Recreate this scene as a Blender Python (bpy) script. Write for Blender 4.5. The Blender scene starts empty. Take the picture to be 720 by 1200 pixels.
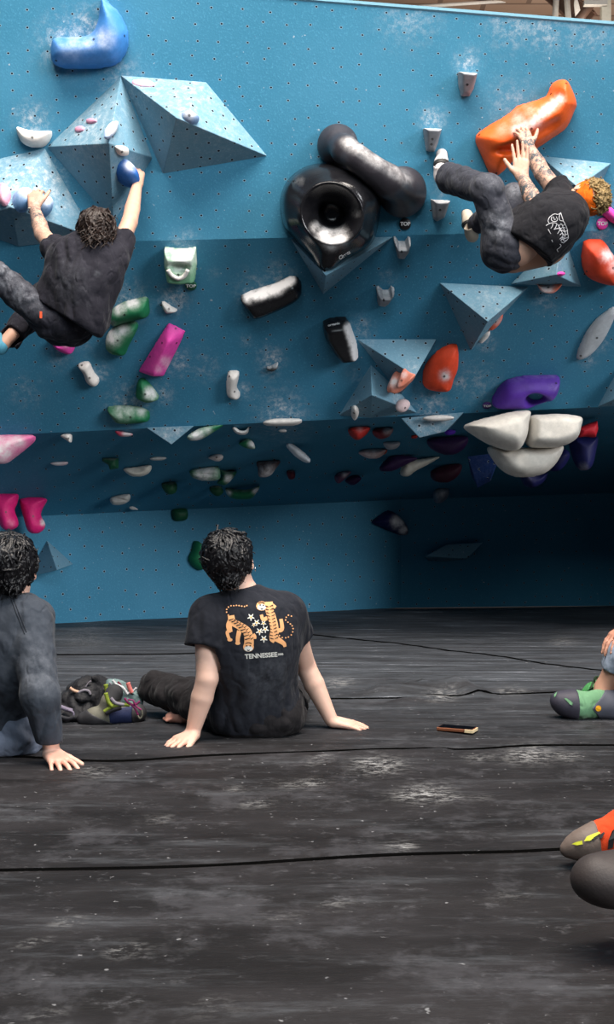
import bpy, bmesh, math, random
import numpy as np
from mathutils import Vector, Matrix
from mathutils.bvhtree import BVHTree
random.seed(4); rng = np.random.RandomState(4)
S = bpy.context.scene; COL = S.collection
F = 1400.0; CX = 360.0; CY = 600.0; EYE = 0.85      # focal length in pixels, image centre, eye height
# ---------------------------------------------------------------- camera, world, lights, exposure
cam = bpy.data.cameras.new('camera'); co = bpy.data.objects.new('camera', cam); COL.objects.link(co)
co.location = (0, 0, EYE); co.rotation_euler = (math.pi/2, 0, 0)
cam.sensor_fit = 'VERTICAL'; cam.sensor_height = 36; cam.lens = 36*F/1200.0; cam.clip_start = .05; cam.clip_end = 200
S.camera = co
S.view_settings.view_transform = 'Standard'; S.view_settings.look = 'None'; S.view_settings.gamma = 1
S.view_settings.use_curve_mapping = False; S.view_settings.exposure = 0.0
W = bpy.data.worlds.new('world'); S.world = W; W.use_nodes = True
W.node_tree.nodes['Background'].inputs[0].default_value = (.50, .72, 1, 1)
W.node_tree.nodes['Background'].inputs[1].default_value = .055
def light(name, kind, loc, target, energy, color=(1,1,1), **kw):
    l = bpy.data.lights.new(name, kind); o = bpy.data.objects.new(name, l); COL.objects.link(o)
    o.location = loc; o.rotation_euler = (Vector(target)-Vector(loc)).to_track_quat('-Z', 'Y').to_euler()
    l.energy = energy; l.color = color
    for k, v in kw.items(): setattr(l, k, v)
    return o
az, el = math.radians(50), math.radians(13)
D = Vector((math.sin(az)*math.cos(el), -math.cos(az)*math.cos(el), math.sin(el)))
light('daylight_through_the_open_front', 'SUN', Vector((0,7,1.5))+D*10, (0,7,1.5), 1.9, (.97,.98,1), angle=math.radians(20))
light('skylight', 'AREA', (.6, 3.0, 9.0), (0, 6.4, 2.0), 1950, (1,.91,.82), shape='RECTANGLE', size=8, size_y=3.5)
light('front_fill_light', 'AREA', (1.0, -3.5, 7.0), (0, 7.2, 1.6), 430, (.82,.94,1), shape='RECTANGLE', size=7, size_y=3)  # added fill from behind the camera, in place of ambient light
light('ceiling_fill_light', 'POINT', (3.0, 12.5, 4.6), (3, 12, 6), 260, (1,.88,.75), shadow_soft_size=.4)  # added light hidden behind the boulder to brighten the roof deck
# ---------------------------------------------------------------- helpers
def srgb(r, g, b):
    return tuple((c/255/12.92 if c/255 <= .04045 else ((c/255+.055)/1.055)**2.4) for c in (r,g,b))
def W3(px, py, d): return Vector(((px-CX)*d/F, d, EYE+(CY-py)*d/F))
CAMP = Vector((0,0,EYE))
def ray(px, py): return Vector(((px-CX)/F, 1, (CY-py)/F)).normalized()
def proj(v):  # world array -> pixels
    v = np.asarray(v); return np.stack([CX+F*v[:,0]/v[:,1], CY-F*(v[:,2]-EYE)/v[:,1]], 1)
def groundd(py): return EYE*F/(py-CY)
ORG = {}
def origin_of(o):
    v = Vector(o.location); p = o.parent
    while p: v += Vector(p.location); p = p.parent
    return v
def put(name, me, parent=None, loc=None):
    """link a mesh given in world coordinates; its origin goes to loc"""
    base = Vector((0,0,0)) if parent is None else origin_of(parent)
    o = bpy.data.objects.new(name, me)
    if loc is None: loc = base
    loc = Vector(loc)
    me.transform(Matrix.Translation(-loc))
    if parent is not None: o.parent = parent; o.location = loc-base
    else: o.location = loc
    COL.objects.link(o); return o
def tag(o, label=None, cat=None, group=None, kind=None):
    if label: o['label'] = label
    if cat: o['category'] = cat
    if group: o['group'] = group
    if kind: o['kind'] = kind
    return o
def empty(name, loc, label, cat, group=None):
    o = bpy.data.objects.new(name, None); COL.objects.link(o); o.location = loc; o.empty_display_size = .1
    return tag(o, label, cat, group)
def pymesh(name, verts, faces, mat, smooth=True):
    me = bpy.data.meshes.new(name)
    me.from_pydata(verts.tolist() if isinstance(verts, np.ndarray) else [tuple(v) for v in verts], [],
                   faces.tolist() if isinstance(faces, np.ndarray) else faces)
    if mat: me.materials.append(mat)
    if smooth: me.shade_smooth()
    me.update(); return me
def attr(me, name, vals):
    a = me.attributes.new(name, 'FLOAT', 'POINT'); a.data.foreach_set('value', np.asarray(vals, dtype=np.float32))
# ---------------------------------------------------------------- materials
MC = {}
class NT:
    def __init__(s, name, rough=.6, spec=.5):
        s.m = bpy.data.materials.new(name); s.m.use_nodes = True; s.t = s.m.node_tree; s.n = s.t.nodes; s.l = s.t.links
        s.b = s.n['Principled BSDF']; s.b.inputs['Roughness'].default_value = rough
        s.b.inputs['Specular IOR Level'].default_value = spec
    def node(s, typ, **kw):
        n = s.n.new(typ)
        for k, v in kw.items():
            if hasattr(n, k) and not k in ('Scale',): setattr(n, k, v)
        return n
    def val(s, x, sock):
        if hasattr(x, 'is_output'): s.l.new(x, sock)
        else: sock.default_value = x
    def math(s, op, a, b=None, clamp=False):
        n = s.n.new('ShaderNodeMath'); n.operation = op; n.use_clamp = clamp
        s.val(a, n.inputs[0])
        if b is not None: s.val(b, n.inputs[1])
        return n.outputs[0]
    def mix(s, fac, a, b):
        n = s.n.new('ShaderNodeMix'); n.data_type = 'RGBA'
        s.val(fac, n.inputs[0])
        for i, c in ((6,a),(7,b)):
            if hasattr(c, 'is_output'): s.l.new(c, n.inputs[i])
            else: n.inputs[i].default_value = (*c[:3], 1)
        return n.outputs[2]
    def coord(s, kind='Object', scale=(1,1,1), rot=(0,0,0)):
        n = s.n.new('ShaderNodeTexCoord'); m = s.n.new('ShaderNodeMapping')
        s.l.new(n.outputs[kind], m.inputs[0]); m.inputs['Scale'].default_value = scale; m.inputs['Rotation'].default_value = rot
        return m.outputs[0]
    def noise(s, vec, scale, detail=3, rough=.55):
        n = s.n.new('ShaderNodeTexNoise'); s.l.new(vec, n.inputs['Vector']); n.inputs['Scale'].default_value = scale
        n.inputs['Detail'].default_value = detail; n.inputs['Roughness'].default_value = rough; return n.outputs[0]
    def ramp(s, x, lo, hi):
        n = s.n.new('ShaderNodeMapRange'); n.interpolation_type = 'SMOOTHSTEP'
        s.l.new(x, n.inputs[0]); n.inputs[1].default_value = lo; n.inputs[2].default_value = hi; return n.outputs[0]
    def attr(s, name):
        n = s.n.new('ShaderNodeAttribute'); n.attribute_name = name; return n.outputs['Fac']
    def bump(s, h, strength=.3, dist=.01):
        n = s.n.new('ShaderNodeBump'); s.l.new(h, n.inputs['Height']); n.inputs['Strength'].default_value = strength
        n.inputs['Distance'].default_value = dist; s.l.new(n.outputs[0], s.b.inputs['Normal'])
    def color(s, c): s.val(c if hasattr(c,'is_output') else (*c[:3],1), s.b.inputs['Base Color'])
CHALK = (.78,.76,.76)
def wallmat(key='wall paint', col=srgb(57,120,149), dots=True, spacing=.135, rad=.0065):
    if key in MC: return MC[key]
    t = NT(key, .62, .12); oc = t.coord('Object'); uv = t.coord('UV')
    big = t.noise(oc, 1.3, 4); fine = t.noise(oc, 90, 2)
    c = t.mix(t.ramp(big, .35, .75), col, tuple(x*1.12+.01 for x in col))
    c = t.mix(t.ramp(fine, .5, .85), c, tuple(x*1.35+.02 for x in col))
    ch = t.math('MULTIPLY', t.attr('chalk'), t.math('ADD', t.ramp(t.noise(oc, 26, 6, .8), .42, .75), .04), True)
    spk = t.math('MULTIPLY', t.ramp(t.noise(oc, 34, 2), .73, .77), .35)
    c = t.mix(t.math('MAXIMUM', ch, spk), c, CHALK)
    if dots:
        v = t.n.new('ShaderNodeTexVoronoi'); v.voronoi_dimensions = '2D'; v.inputs['Scale'].default_value = 1/spacing
        v.inputs['Randomness'].default_value = .55; t.l.new(uv, v.inputs['Vector'])
        hole = t.math('LESS_THAN', v.outputs['Distance'], rad/spacing)
        ring = t.math('LESS_THAN', v.outputs['Distance'], rad*1.45/spacing)
        c = t.mix(t.math('MULTIPLY', ring, .35), c, (.5,.6,.65))
        c = t.mix(hole, c, (.01,.012,.02))
    t.color(c); t.bump(fine, .25, .004); MC[key] = t.m; return t.m
def holdmat(name, col, rough=.6, spec=.4):
    if name in MC: return MC[name]
    t = NT(name, rough, spec); oc = t.coord('Object')
    n1 = t.noise(oc, 14, 4, .7); n2 = t.noise(oc, 120, 2)
    c = t.mix(t.ramp(n1, .3, .8), tuple(x*.85 for x in col), tuple(min(1,x*1.12+.005) for x in col))
    f = t.math('MULTIPLY', t.attr('chalk'), t.math('ADD', t.math('MULTIPLY', n1, 2.2), -.15), False)
    f = t.math('MULTIPLY', t.ramp(f, .08, 1.15), .95)
    c = t.mix(f, c, CHALK); t.color(c)
    t.val(t.math('ADD', t.math('MULTIPLY', f, .5), rough, True), t.b.inputs['Roughness'])
    t.bump(n2, .25, .003); MC[name] = t.m; return t.m
def plain(name, col, rough=.6, spec=.4, metal=0, bump=0, bscale=150, var=.12):
    if name in MC: return MC[name]
    t = NT(name, rough, spec); t.b.inputs['Metallic'].default_value = metal
    oc = t.coord('Object'); n = t.noise(oc, bscale*.25, 3)
    t.color(t.mix(n, tuple(x*(1-var) for x in col), tuple(min(1, x*(1+var)) for x in col)))
    if bump: t.bump(t.noise(oc, bscale, 3), bump, .004)
    MC[name] = t.m; return t.m
def cloth(name, col, dust_sheen=.12, rough=.9, fold=.5, fscale=7):
    if name in MC: return MC[name]
    t = NT(name, rough, .2); oc = t.coord('Object')
    n1 = t.noise(oc, fscale, 4, .6); n2 = t.noise(oc, 420, 2); n3 = t.noise(oc, 26, 5, .75)
    c = t.mix(n1, tuple(x*.6 for x in col), tuple(x*1.1 for x in col))
    c = t.mix(t.math('MULTIPLY', t.ramp(n3, .55, .85), dust_sheen*.55), c, (.40,.41,.45))
    f = t.math('MULTIPLY', t.attr('chalk'), t.ramp(n3, .25, .7), True)
    c = t.mix(f, c, (.45,.47,.52)); t.color(c)
    def crease(sc_, stv, w):
        q = t.math('ABSOLUTE', t.math('SUBTRACT', t.noise(t.coord('Object', stv, (.3,.2,.5)), sc_, 2, .5), .5))
        return t.math('MULTIPLY', t.ramp(q, .0, .10), w)
    h = t.math('ADD', t.math('MULTIPLY', n1, fold), t.math('MULTIPLY', n2, .03))
    h = t.math('ADD', h, t.math('ADD', crease(6, (1,1,.45), .28), crease(13, (1,1,.6), .10))); t.bump(h, .8, .03)
    t.b.inputs['Sheen Weight'].default_value = .06; t.b.inputs['Sheen Roughness'].default_value = .4
    MC[name] = t.m; return t.m
def skinmat(name, col):
    if name in MC: return MC[name]
    t = NT(name, .5, .35); oc = t.coord('Object'); n1 = t.noise(oc, 18, 3); n2 = t.noise(oc, 30, 4, .65)
    c = t.mix(n1, tuple(x*.88 for x in col), tuple(min(1,x*1.08) for x in col))
    c = t.mix(t.attr('rosy'), c, (col[0]*.95, col[1]*.55, col[2]*.5))
    lines = t.math('SUBTRACT', 1, t.ramp(t.math('ABSOLUTE', t.math('SUBTRACT', n2, .5)), .0, .10))
    f = t.math('MULTIPLY', t.attr('tattoo'), t.math('ADD', t.math('MULTIPLY', lines, .95), t.math('MULTIPLY', t.ramp(t.noise(oc, 22, 2), .48, .60), .6)), True)
    c = t.mix(f, c, (.05,.065,.075)); t.color(c)
    t.b.inputs['Subsurface Weight'].default_value = .08; t.b.inputs['Subsurface Radius'].default_value = (.02,.008,.005)
    MC[name] = t.m; return t.m
# ---------------------------------------------------------------- implicit surface tools
def surface_nets(Fd, org, h, smooth=2):
    neg = Fd < 0
    nx, ny, nz = Fd.shape
    offs = [(0,0,0),(1,0,0),(0,1,0),(1,1,0),(0,0,1),(1,0,1),(0,1,1),(1,1,1)]
    cnt = np.zeros((nx-1,ny-1,nz-1), np.int8)
    for a,b,c in offs: cnt += neg[a:nx-1+a, b:ny-1+b, c:nz-1+c]
    act = (cnt > 0) & (cnt < 8)
    idx = np.argwhere(act)
    if len(idx) == 0: return np.zeros((0,3)), np.zeros((0,4), int)
    ids = -np.ones(act.shape, np.int32); ids[act] = np.arange(len(idx))
    vals = np.stack([Fd[idx[:,0]+a, idx[:,1]+b, idx[:,2]+c] for a,b,c in offs], 1)
    P = np.zeros((len(idx),3)); N = np.zeros(len(idx))
    O = np.array(offs, float)
    for i in range(8):
        for j in range(i+1, 8):
            if np.abs(O[i]-O[j]).sum() != 1: continue
            a, b = vals[:,i], vals[:,j]; m = (a < 0) != (b < 0)
            t = np.where(m, a/np.where(m, a-b, 1), 0)
            P += np.where(m[:,None], O[i]+t[:,None]*(O[j]-O[i]), 0); N += m
    V = idx + P/N[:,None]
    Q = []
    for ax in range(3):
        s0 = [slice(0,-1) if k == ax else slice(1,-1) for k in range(3)]
        s1 = [slice(1,None) if k == ax else slice(1,-1) for k in range(3)]
        A = neg[tuple(s0)]; B = neg[tuple(s1)]
        e = np.argwhere(A != B)
        if len(e) == 0: continue
        fl = A[e[:,0], e[:,1], e[:,2]]
        u, v = [(1,2),(2,0),(0,1)][ax]
        base = e.copy(); base[:,u] += 1; base[:,v] += 1   # the grid index of the edge
        def g(du, dv):
            q = base.copy(); q[:,u] -= du; q[:,v] -= dv; return ids[q[:,0], q[:,1], q[:,2]]
        quad = np.stack([g(1,1), g(0,1), g(0,0), g(1,0)], 1)
        quad[~fl] = quad[~fl][:, ::-1]
        Q.append(quad)
    Q = np.concatenate(Q); Q = Q[(Q >= 0).all(1)]
    for _ in range(smooth):
        acc = np.zeros_like(V); c = np.zeros(len(V))
        for k in range(4):
            np.add.at(acc, Q[:,k], V[Q[:,(k+1)%4]]); np.add.at(acc, Q[:,k], V[Q[:,(k+3)%4]]); np.add.at(c, Q[:,k], 2)
        V = V*.5 + .5*acc/np.maximum(c,1)[:,None]
    return V*h + np.asarray(org), Q
def vnormals(V, Q):
    n = np.cross(V[Q[:,2]]-V[Q[:,0]], V[Q[:,3]]-V[Q[:,1]]); N = np.zeros_like(V)
    for k in range(4): np.add.at(N, Q[:,k], n)
    return N/np.maximum(np.linalg.norm(N, axis=1), 1e-9)[:,None]
def A3(v): return np.array(v, dtype=float)
class SDF:
    def __init__(s): s.p = []
    def rc(s, a, b, ra, rb=None, k=.02, sub=False, cut=None, tagv=None):
        s.p.append(('rc', A3(a), A3(b), ra, ra if rb is None else rb, k, sub, cut)); return s
    def chain(s, pts, rad, k=.02, **kw):
        for i in range(len(pts)-1): s.rc(pts[i], pts[i+1], rad[i], rad[i+1], k, **kw)
        return s
    def el(s, c, r, ax=None, k=.02, sub=False, cut=None):
        s.p.append(('el', A3(c), A3(r), np.eye(3) if ax is None else np.array(ax, float), None, k, sub, cut)); return s
    def box(s, c, r, ax=None, k=.01, rnd=.01, sub=False, cut=None):
        s.p.append(('bx', A3(c), A3(r), np.eye(3) if ax is None else np.array(ax, float), rnd, k, sub, cut)); return s
    def copy(s): q = SDF(); q.p = list(s.p); return q
    def build(s, h=.006, disp=None, clips=(), inflate=0, smooth=2, keep_below=None):
        lo = np.full(3, 1e9); hi = -lo; B = []
        for p in s.p:
            if p[0] == 'rc': m = max(p[3], p[4]); a = np.minimum(p[1],p[2])-m; b = np.maximum(p[1],p[2])+m
            else:
                e = np.abs(p[3].T) @ p[2]; a = p[1]-e; b = p[1]+e
            a = a-inflate; b = b+inflate; B.append((a,b))
            if not p[6]: lo = np.minimum(lo, a); hi = np.maximum(hi, b)
        lo -= 4*h+.01; hi += 4*h+.01
        n = np.ceil((hi-lo)/h).astype(int)+1
        Fd = np.full(tuple(n), .5, np.float32)
        for p, (a,b) in zip(s.p, B):
            k = p[5]; mg = max(k, 0)+3*h+.012
            i0 = np.maximum(((a-mg-lo)/h).astype(int), 0); i1 = np.minimum(np.ceil((b+mg-lo)/h).astype(int)+1, n)
            if (i1 <= i0).any(): continue
            X = (lo[0]+h*np.arange(i0[0],i1[0]))[:,None,None]; Y = (lo[1]+h*np.arange(i0[1],i1[1]))[None,:,None]; Z = (lo[2]+h*np.arange(i0[2],i1[2]))[None,None,:]
            if p[0] == 'rc':
                A, Bp = p[1], p[2]; d = Bp-A; L = max(d@d, 1e-9)
                t = np.clip(((X-A[0])*d[0]+(Y-A[1])*d[1]+(Z-A[2])*d[2])/L, 0, 1)
                D_ = np.sqrt((X-A[0]-t*d[0])**2+(Y-A[1]-t*d[1])**2+(Z-A[2]-t*d[2])**2)-(p[3]+t*(p[4]-p[3]))
            else:
                c, r, ax = p[1], p[2], p[3]; q = []
                for i in range(3): q.append((X-c[0])*ax[i][0]+(Y-c[1])*ax[i][1]+(Z-c[2])*ax[i][2])
                if p[0] == 'el':
                    k0 = np.sqrt((q[0]/r[0])**2+(q[1]/r[1])**2+(q[2]/r[2])**2)
                    k1 = np.sqrt((q[0]/r[0]**2)**2+(q[1]/r[1]**2)**2+(q[2]/r[2]**2)**2)
                    D_ = k0*(k0-1)/np.maximum(k1, 1e-6)
                else:
                    rn = p[4]; q = [np.abs(q[i])-(r[i]-rn) for i in range(3)]
                    D_ = np.sqrt(sum(np.maximum(x,0)**2 for x in q))+np.minimum(np.maximum(np.maximum(q[0],q[1]),q[2]),0)-rn
            D_ = D_-inflate
            if p[7] is not None:
                for cp, cn in p[7]:
                    D_ = np.maximum(D_, (X-cp[0])*cn[0]+(Y-cp[1])*cn[1]+(Z-cp[2])*cn[2])
            sl = tuple(slice(i0[i], i1[i]) for i in range(3)); C = Fd[sl]
            if p[6]:
                D_ = -D_
                hh = np.maximum(k-np.abs(C-D_),0)/max(k,1e-6); Fd[sl] = np.maximum(C, D_)+hh*hh*k/4
            else:
                hh = np.maximum(k-np.abs(C-D_),0)/max(k,1e-6); Fd[sl] = np.minimum(C, D_)-hh*hh*k/4
        X = (lo[0]+h*np.arange(n[0]))[:,None,None]; Y = (lo[1]+h*np.arange(n[1]))[None,:,None]; Z = (lo[2]+h*np.arange(n[2]))[None,None,:]
        if disp is not None:
            m = np.argwhere(np.abs(Fd) < .035)
            P = lo+h*m; Fd[m[:,0],m[:,1],m[:,2]] += disp(P)
        for cp, cn in clips:
            Fd = np.maximum(Fd, (X-cp[0])*cn[0]+(Y-cp[1])*cn[1]+(Z-cp[2])*cn[2])
        return surface_nets(Fd, lo, h, smooth)
def sinfold(seed, amp, wl, stretch=(1,1,1)):
    r = np.random.RandomState(seed); K = []
    for i in range(7):
        d = r.normal(size=3); d /= np.linalg.norm(d); d = d*np.array(stretch); K.append((d*2*math.pi/(wl*r.uniform(.6,1.6)), r.uniform(0,6.28)))
    def f(P):
        o = np.zeros(len(P))
        for k, ph in K: o += np.sin(P@k+ph+.8*np.sin(P@k[[1,2,0]]*.6+ph))
        return (1-np.abs(o)/2.6)*amp
    return f
def frame_rows(n, hint=(0,0,1)):
    z = Vector(n).normalized(); x = Vector(hint).cross(z)
    if x.length < 1e-3: x = Vector((1,0,0))
    x.normalize(); y = z.cross(x); return x, y, z
def tube(pts, r, seg=8, closed=False):
    """swept tube through points; returns verts, faces"""
    V, Fc = [], []; n = len(pts); pts = [Vector(p) for p in pts]
    for i, p in enumerate(pts):
        d = (pts[min(i+1,n-1)]-pts[max(i-1,0)])
        if d.length < 1e-9: d = Vector((0,0,1))
        x, y, z = frame_rows(d, (0.13,.21,1)); rr = r[i] if isinstance(r, (list,tuple)) else r
        for k in range(seg):
            a = 2*math.pi*k/seg; V.append(p+x*math.cos(a)*rr+y*math.sin(a)*rr)
    for i in range(n-1):
        for k in range(seg): Fc.append((i*seg+k, i*seg+(k+1)%seg, (i+1)*seg+(k+1)%seg, (i+1)*seg+k))
    Fc.append(tuple(range(seg))[::-1]); Fc.append(tuple((n-1)*seg+k for k in range(seg)))
    return V, Fc
def catmull(P, n=6, closed=True):
    out = []; m = len(P)
    for i in range(m if closed else m-1):
        p = [np.array(P[(i+j) % m] if closed else P[min(max(i+j,0),m-1)], float) for j in (-1,0,1,2)]
        for k in range(n):
            t = k/n; out.append(.5*((2*p[1])+(-p[0]+p[2])*t+(2*p[0]-5*p[1]+4*p[2]-p[3])*t*t+(-p[0]+3*p[1]-3*p[2]+p[3])*t**3))
    if not closed: out.append(np.array(P[-1], float))
    return out
def boxmesh(name, c, r, mat, ax=None, bev=.0):
    bm = bmesh.new(); bmesh.ops.create_cube(bm, size=2)
    for v in bm.verts: v.co = Vector((v.co.x*r[0], v.co.y*r[1], v.co.z*r[2]))
    if bev: bmesh.ops.bevel(bm, geom=bm.edges[:], offset=bev, segments=2, affect='EDGES', profile=.5)
    M = Matrix.Identity(3) if ax is None else Matrix([list(a) for a in ax]).transposed()
    for v in bm.verts: v.co = M @ v.co + Vector(c)
    me = bpy.data.meshes.new(name); bm.to_mesh(me); bm.free(); me.materials.append(mat); return me
# ---------------------------------------------------------------- the wall shell
TRI_V, TRI_F = [], []
CHS = []           # chalk spots on the wall: px, py, radius px, amount
def chalk_at(V, spots, rand=0):
    pr = proj(V); a = np.zeros(len(V))
    for (x, y, r, s) in spots: a = np.maximum(a, s*np.exp(-(((pr[:,0]-x)**2+(pr[:,1]-y)**2)/(r*r))))
    return a
for s in [(80,50,26,.9),(100,40,26,.7),(38,140,16,.8),(548,72,12,.9),(507,140,12,.9),(516,222,9,.5),(110,350,30,.75),(204,352,14,1),(150,352,20,.7),
          (208,345,9,.8),(318,420,12,1),(316,436,10,.5),(190,130,20,.6),(140,90,24,.35),(300,340,20,.5),(325,325,18,.45),(285,458,8,.8),(118,436,9,.7),
          (210,425,14,.6),(190,462,11,.6),(150,474,22,.6),(330,486,24,.8),(423,385,12,.6),(440,470,14,.4),(505,480,18,.8),(690,420,9,.7),(560,448,20,.35),
          (570,402,9,.7),(540,450,9,.5),(710,240,12,.6),(706,275,12,.5),(704,400,12,.5),(250,320,6,.3),(95,392,20,.3),(70,420,14,.3),(240,430,16,.3),
          (600,120,24,.3),(640,270,14,.3),(455,325,8,.4),(215,285,14,.5),(55,205,24,.4),(480,20,30,.35),(600,30,24,.5),(640,34,24,.5),(690,38,24,.4),
          (130,225,18,.5),(145,240,12,.6),(30,460,18,.25),(290,400,6,.6),(640,350,14,.4),(420,440,10,.3)]: CHS.append(s)
def panel(name, a0, a1, b0, b1, nu, nv, mat, vbase=0.0):
    """bilinear sheet between line a0-a1 (top) and b0-b1 (bottom)"""
    V = []; UV = []
    for j in range(nv+1):
        t = j/nv
        for i in range(nu+1):
            s_ = i/nu; p = (a0*(1-s_)+a1*s_)*(1-t)+(b0*(1-s_)+b1*s_)*t; V.append(p)
            UV.append((p.x*1.0, (a0-b0).length*(1-t)+vbase))
    Fc = [(j*(nu+1)+i, (j+1)*(nu+1)+i, (j+1)*(nu+1)+i+1, j*(nu+1)+i+1) for j in range(nv) for i in range(nu)]
    me = pymesh(name, V, Fc, mat, True)
    uvl = me.uv_layers.new(name='UVMap')
    li = np.zeros(len(me.loops), np.int32); me.loops.foreach_get('vertex_index', li)
    uvl.data.foreach_set('uv', np.array(UV)[li].ravel())
    attr(me, 'chalk', chalk_at(np.array(V), CHS))
    b = len(TRI_V); TRI_V.extend(V)
    for f in Fc: TRI_F.append(tuple(b+i for i in f))
    o = put(name, me); o['kind'] = 'structure'; return o
def ytop(x): return 0+.08*(x-370)
def ykink(x): return 286-.0222*x
def ylip(x): return 510-.0472*x
XL, XR = -560, 1180
tL, tR = W3(XL, ytop(XL), 6.7), W3(XR, ytop(XR), 6.7)
kL, kR = W3(XL, ykink(XL), 7.0), W3(XR, ykink(XR), 7.0)
lL, lR = W3(XL, ylip(XL), 7.75), W3(XR, ylip(XR), 7.75)
# foot of the back wall runs away to the right, turns at the corner
gA = Vector((W3(55,600,9.08).x, 9.08, 0)); gB = Vector((W3(470,600,10.6).x, 10.6, 0)); gC = Vector((W3(725,600,10.85).x, 10.85, 0))
gA = gB+(gA-gB)*1.9; gC = gB+(gC-gB)*2.2
def up(g, z): return Vector((g.x, g.y, z))
jA, jB, jC = up(gA, .70), up(gB, .96), up(gC, 1.10)
WP = wallmat()
panel('wall_upper', tL, tR, kL, kR, 300, 48, WP, 2)
panel('wall_overhang', kL, kR, lL, lR, 300, 40, WP)
# the roof under the lip: split where the back wall turns
lipM = lL+(lR-lL)*((gB.x*7.75/10.6-lL.x)/(lR.x-lL.x))
panel('wall_underside_left', lL, lipM, jA, jB, 90, 40, WP, 5)
panel('wall_underside_right', lipM, lR, jB, jC, 90, 40, WP, 5)
panel('wall_back_left', jA, jB, gA, gB, 60, 12, WP, 7)
panel('wall_back_right', jB, jC, gB, gC, 60, 12, WP, 7)
# far right end: the boulder closes down to the mat, out of the frame
eT = W3(760,600,7.6); 
panel('wall_right', Vector((2.75,8.3,1.5)), up(gC,1.2)+Vector((-.1,0,0)), Vector((2.75,8.3,0)), gC+Vector((-.1,0,0)), 20, 20, WP, 7)
# top edge of the boulder: a pale plywood edge and the flat top behind it
edge = plain('pale plywood edge', srgb(105,150,170), .8)
V = []; off = [Vector((0,-.006,-.004)), Vector((0,-.006,.012)), Vector((0,.05,.014)), Vector((0,2.2,.014)), Vector((0,2.2,-.05)), Vector((0,.05,-.05))]
for q in off: V += [tL+q, tR+q]
me = pymesh('wall_top', V, [(2*i, 2*i+1, (2*i+3) % 12, (2*i+2) % 12) for i in range(6)], edge, False)
tag(put('wall_top', me), kind='structure')
# ---------------------------------------------------------------- the mat
def floor_h(X, Y):
    h = .0035*np.sin(X*2.3+1.7*np.sin(Y*3.1))+.003*np.sin(Y*9+1.3*np.sin(X*1.1+.5)+.4*np.sin(X*3))
    h += .0022*np.sin(Y*21+2*np.sin(X*1.7+1))*(.5+.5*np.sin(X*.9+Y*.7))+.0012*np.sin(Y*43+3*np.sin(X*1.3))
    def ridge(px0, py0, px1, py1, w, a):
        d0, d1 = groundd(py0), groundd(py1); x0, x1 = (px0-CX)*d0/F, (px1-CX)*d1/F
        L = (x1-x0)**2+(d1-d0)**2; t = ((X-x0)*(x1-x0)+(Y-d0)*(d1-d0))/L
        u = np.clip(t,0,1); d = np.hypot(X-x0-u*(x1-x0), Y-d0-u*(d1-d0))
        return a*np.exp(-(d/w)**2)
    h += ridge(450,812,540,808,.07,.035)+ridge(490,800,560,814,.05,.03)+ridge(400,812,720,808,.06,.016)+ridge(470,822,510,818,.05,.022)
    h += ridge(60,738,470,722,.10,.012)+ridge(188,722,214,720,.07,.055)+ridge(214,719,240,718,.05,.03)+ridge(480,718,720,716,.12,.02)
    h += ridge(0,878,160,884,.02,.007)+ridge(300,886,520,880,.02,.008)+ridge(0,1012,660,996,.03,.004)
    return h
nx, ny = 260, 420
xs = np.linspace(-5.5, 6.5, nx); tt = np.linspace(0, 1, ny); ys = -3.0+14.6*(tt**.85)
X, Y = np.meshgrid(xs, ys, indexing='ij'); FZ = floor_h(X, Y)
V = np.stack([X, Y, FZ-.004], -1).reshape(-1,3)
ii, jj = np.meshgrid(np.arange(nx-1), np.arange(ny-1), indexing='ij'); b = (ii*ny+jj).ravel()
Q = np.stack([b, b+ny, b+ny+1, b+1], 1)
t = NT('worn black vinyl mat', .6, .22)
oc = t.coord('Object', (1,1,1)); st = t.coord('Object', (.6,1.7,1)); st2 = t.coord('Object', (.4,2.2,1), (0,0,.06))
n1 = t.noise(st, 2.2, 6, .65); n2 = t.noise(st2, 4.5, 8, .75); n3 = t.noise(oc, 5, 5, .7); n4 = t.noise(oc, 60, 3)
du = t.attr('dust_sheen')  # window sheen of the far mat painted into its colour, with chalk streaks
n5 = t.noise(oc, 2.6, 7, .75); n6 = t.noise(t.coord('Object',(1,1.5,1)), 11, 6, .8)
c = t.mix(t.ramp(n1, .32, .72), (.006,.005,.0055), (.021,.019,.021))
c = t.mix(t.math('MULTIPLY', t.ramp(n5, .50, .64), .6), c, (.058,.057,.064))
c = t.mix(t.math('MULTIPLY', t.ramp(n6, .56, .72), .55), c, (.12,.12,.13))
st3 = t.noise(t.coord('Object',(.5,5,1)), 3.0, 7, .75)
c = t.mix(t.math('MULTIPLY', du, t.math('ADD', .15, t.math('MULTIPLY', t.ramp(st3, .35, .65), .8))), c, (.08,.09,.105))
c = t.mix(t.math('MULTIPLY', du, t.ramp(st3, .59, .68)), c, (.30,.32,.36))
c = t.mix(t.math('MULTIPLY', t.ramp(n2, .50, .78), .5), c, (.12,.13,.145))
c = t.mix(t.math('MULTIPLY', t.ramp(n3, .58, .80), .28), c, (.15,.15,.165))
c = t.mix(t.math('MULTIPLY', t.ramp(t.noise(oc, 42, 2), .70, .76), .35), c, (.5,.5,.52))
sp = t.math('MULTIPLY', t.attr('chalk'), t.ramp(t.noise(t.coord('Object',(1,2.2,1)), 24, 6, .8), .47, .58), True)
c = t.mix(sp, c, (.4,.4,.4)); t.color(c)
t.val(t.math('ADD', .48, t.math('MULTIPLY', n1, .3)), t.b.inputs['Roughness'])
hh = t.math('ADD', t.math('MULTIPLY', n2, 1.0), t.math('MULTIPLY', n4, .05)); t.bump(hh, .5, .012)
me = pymesh('floor', V, Q, t.m, True)
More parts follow.
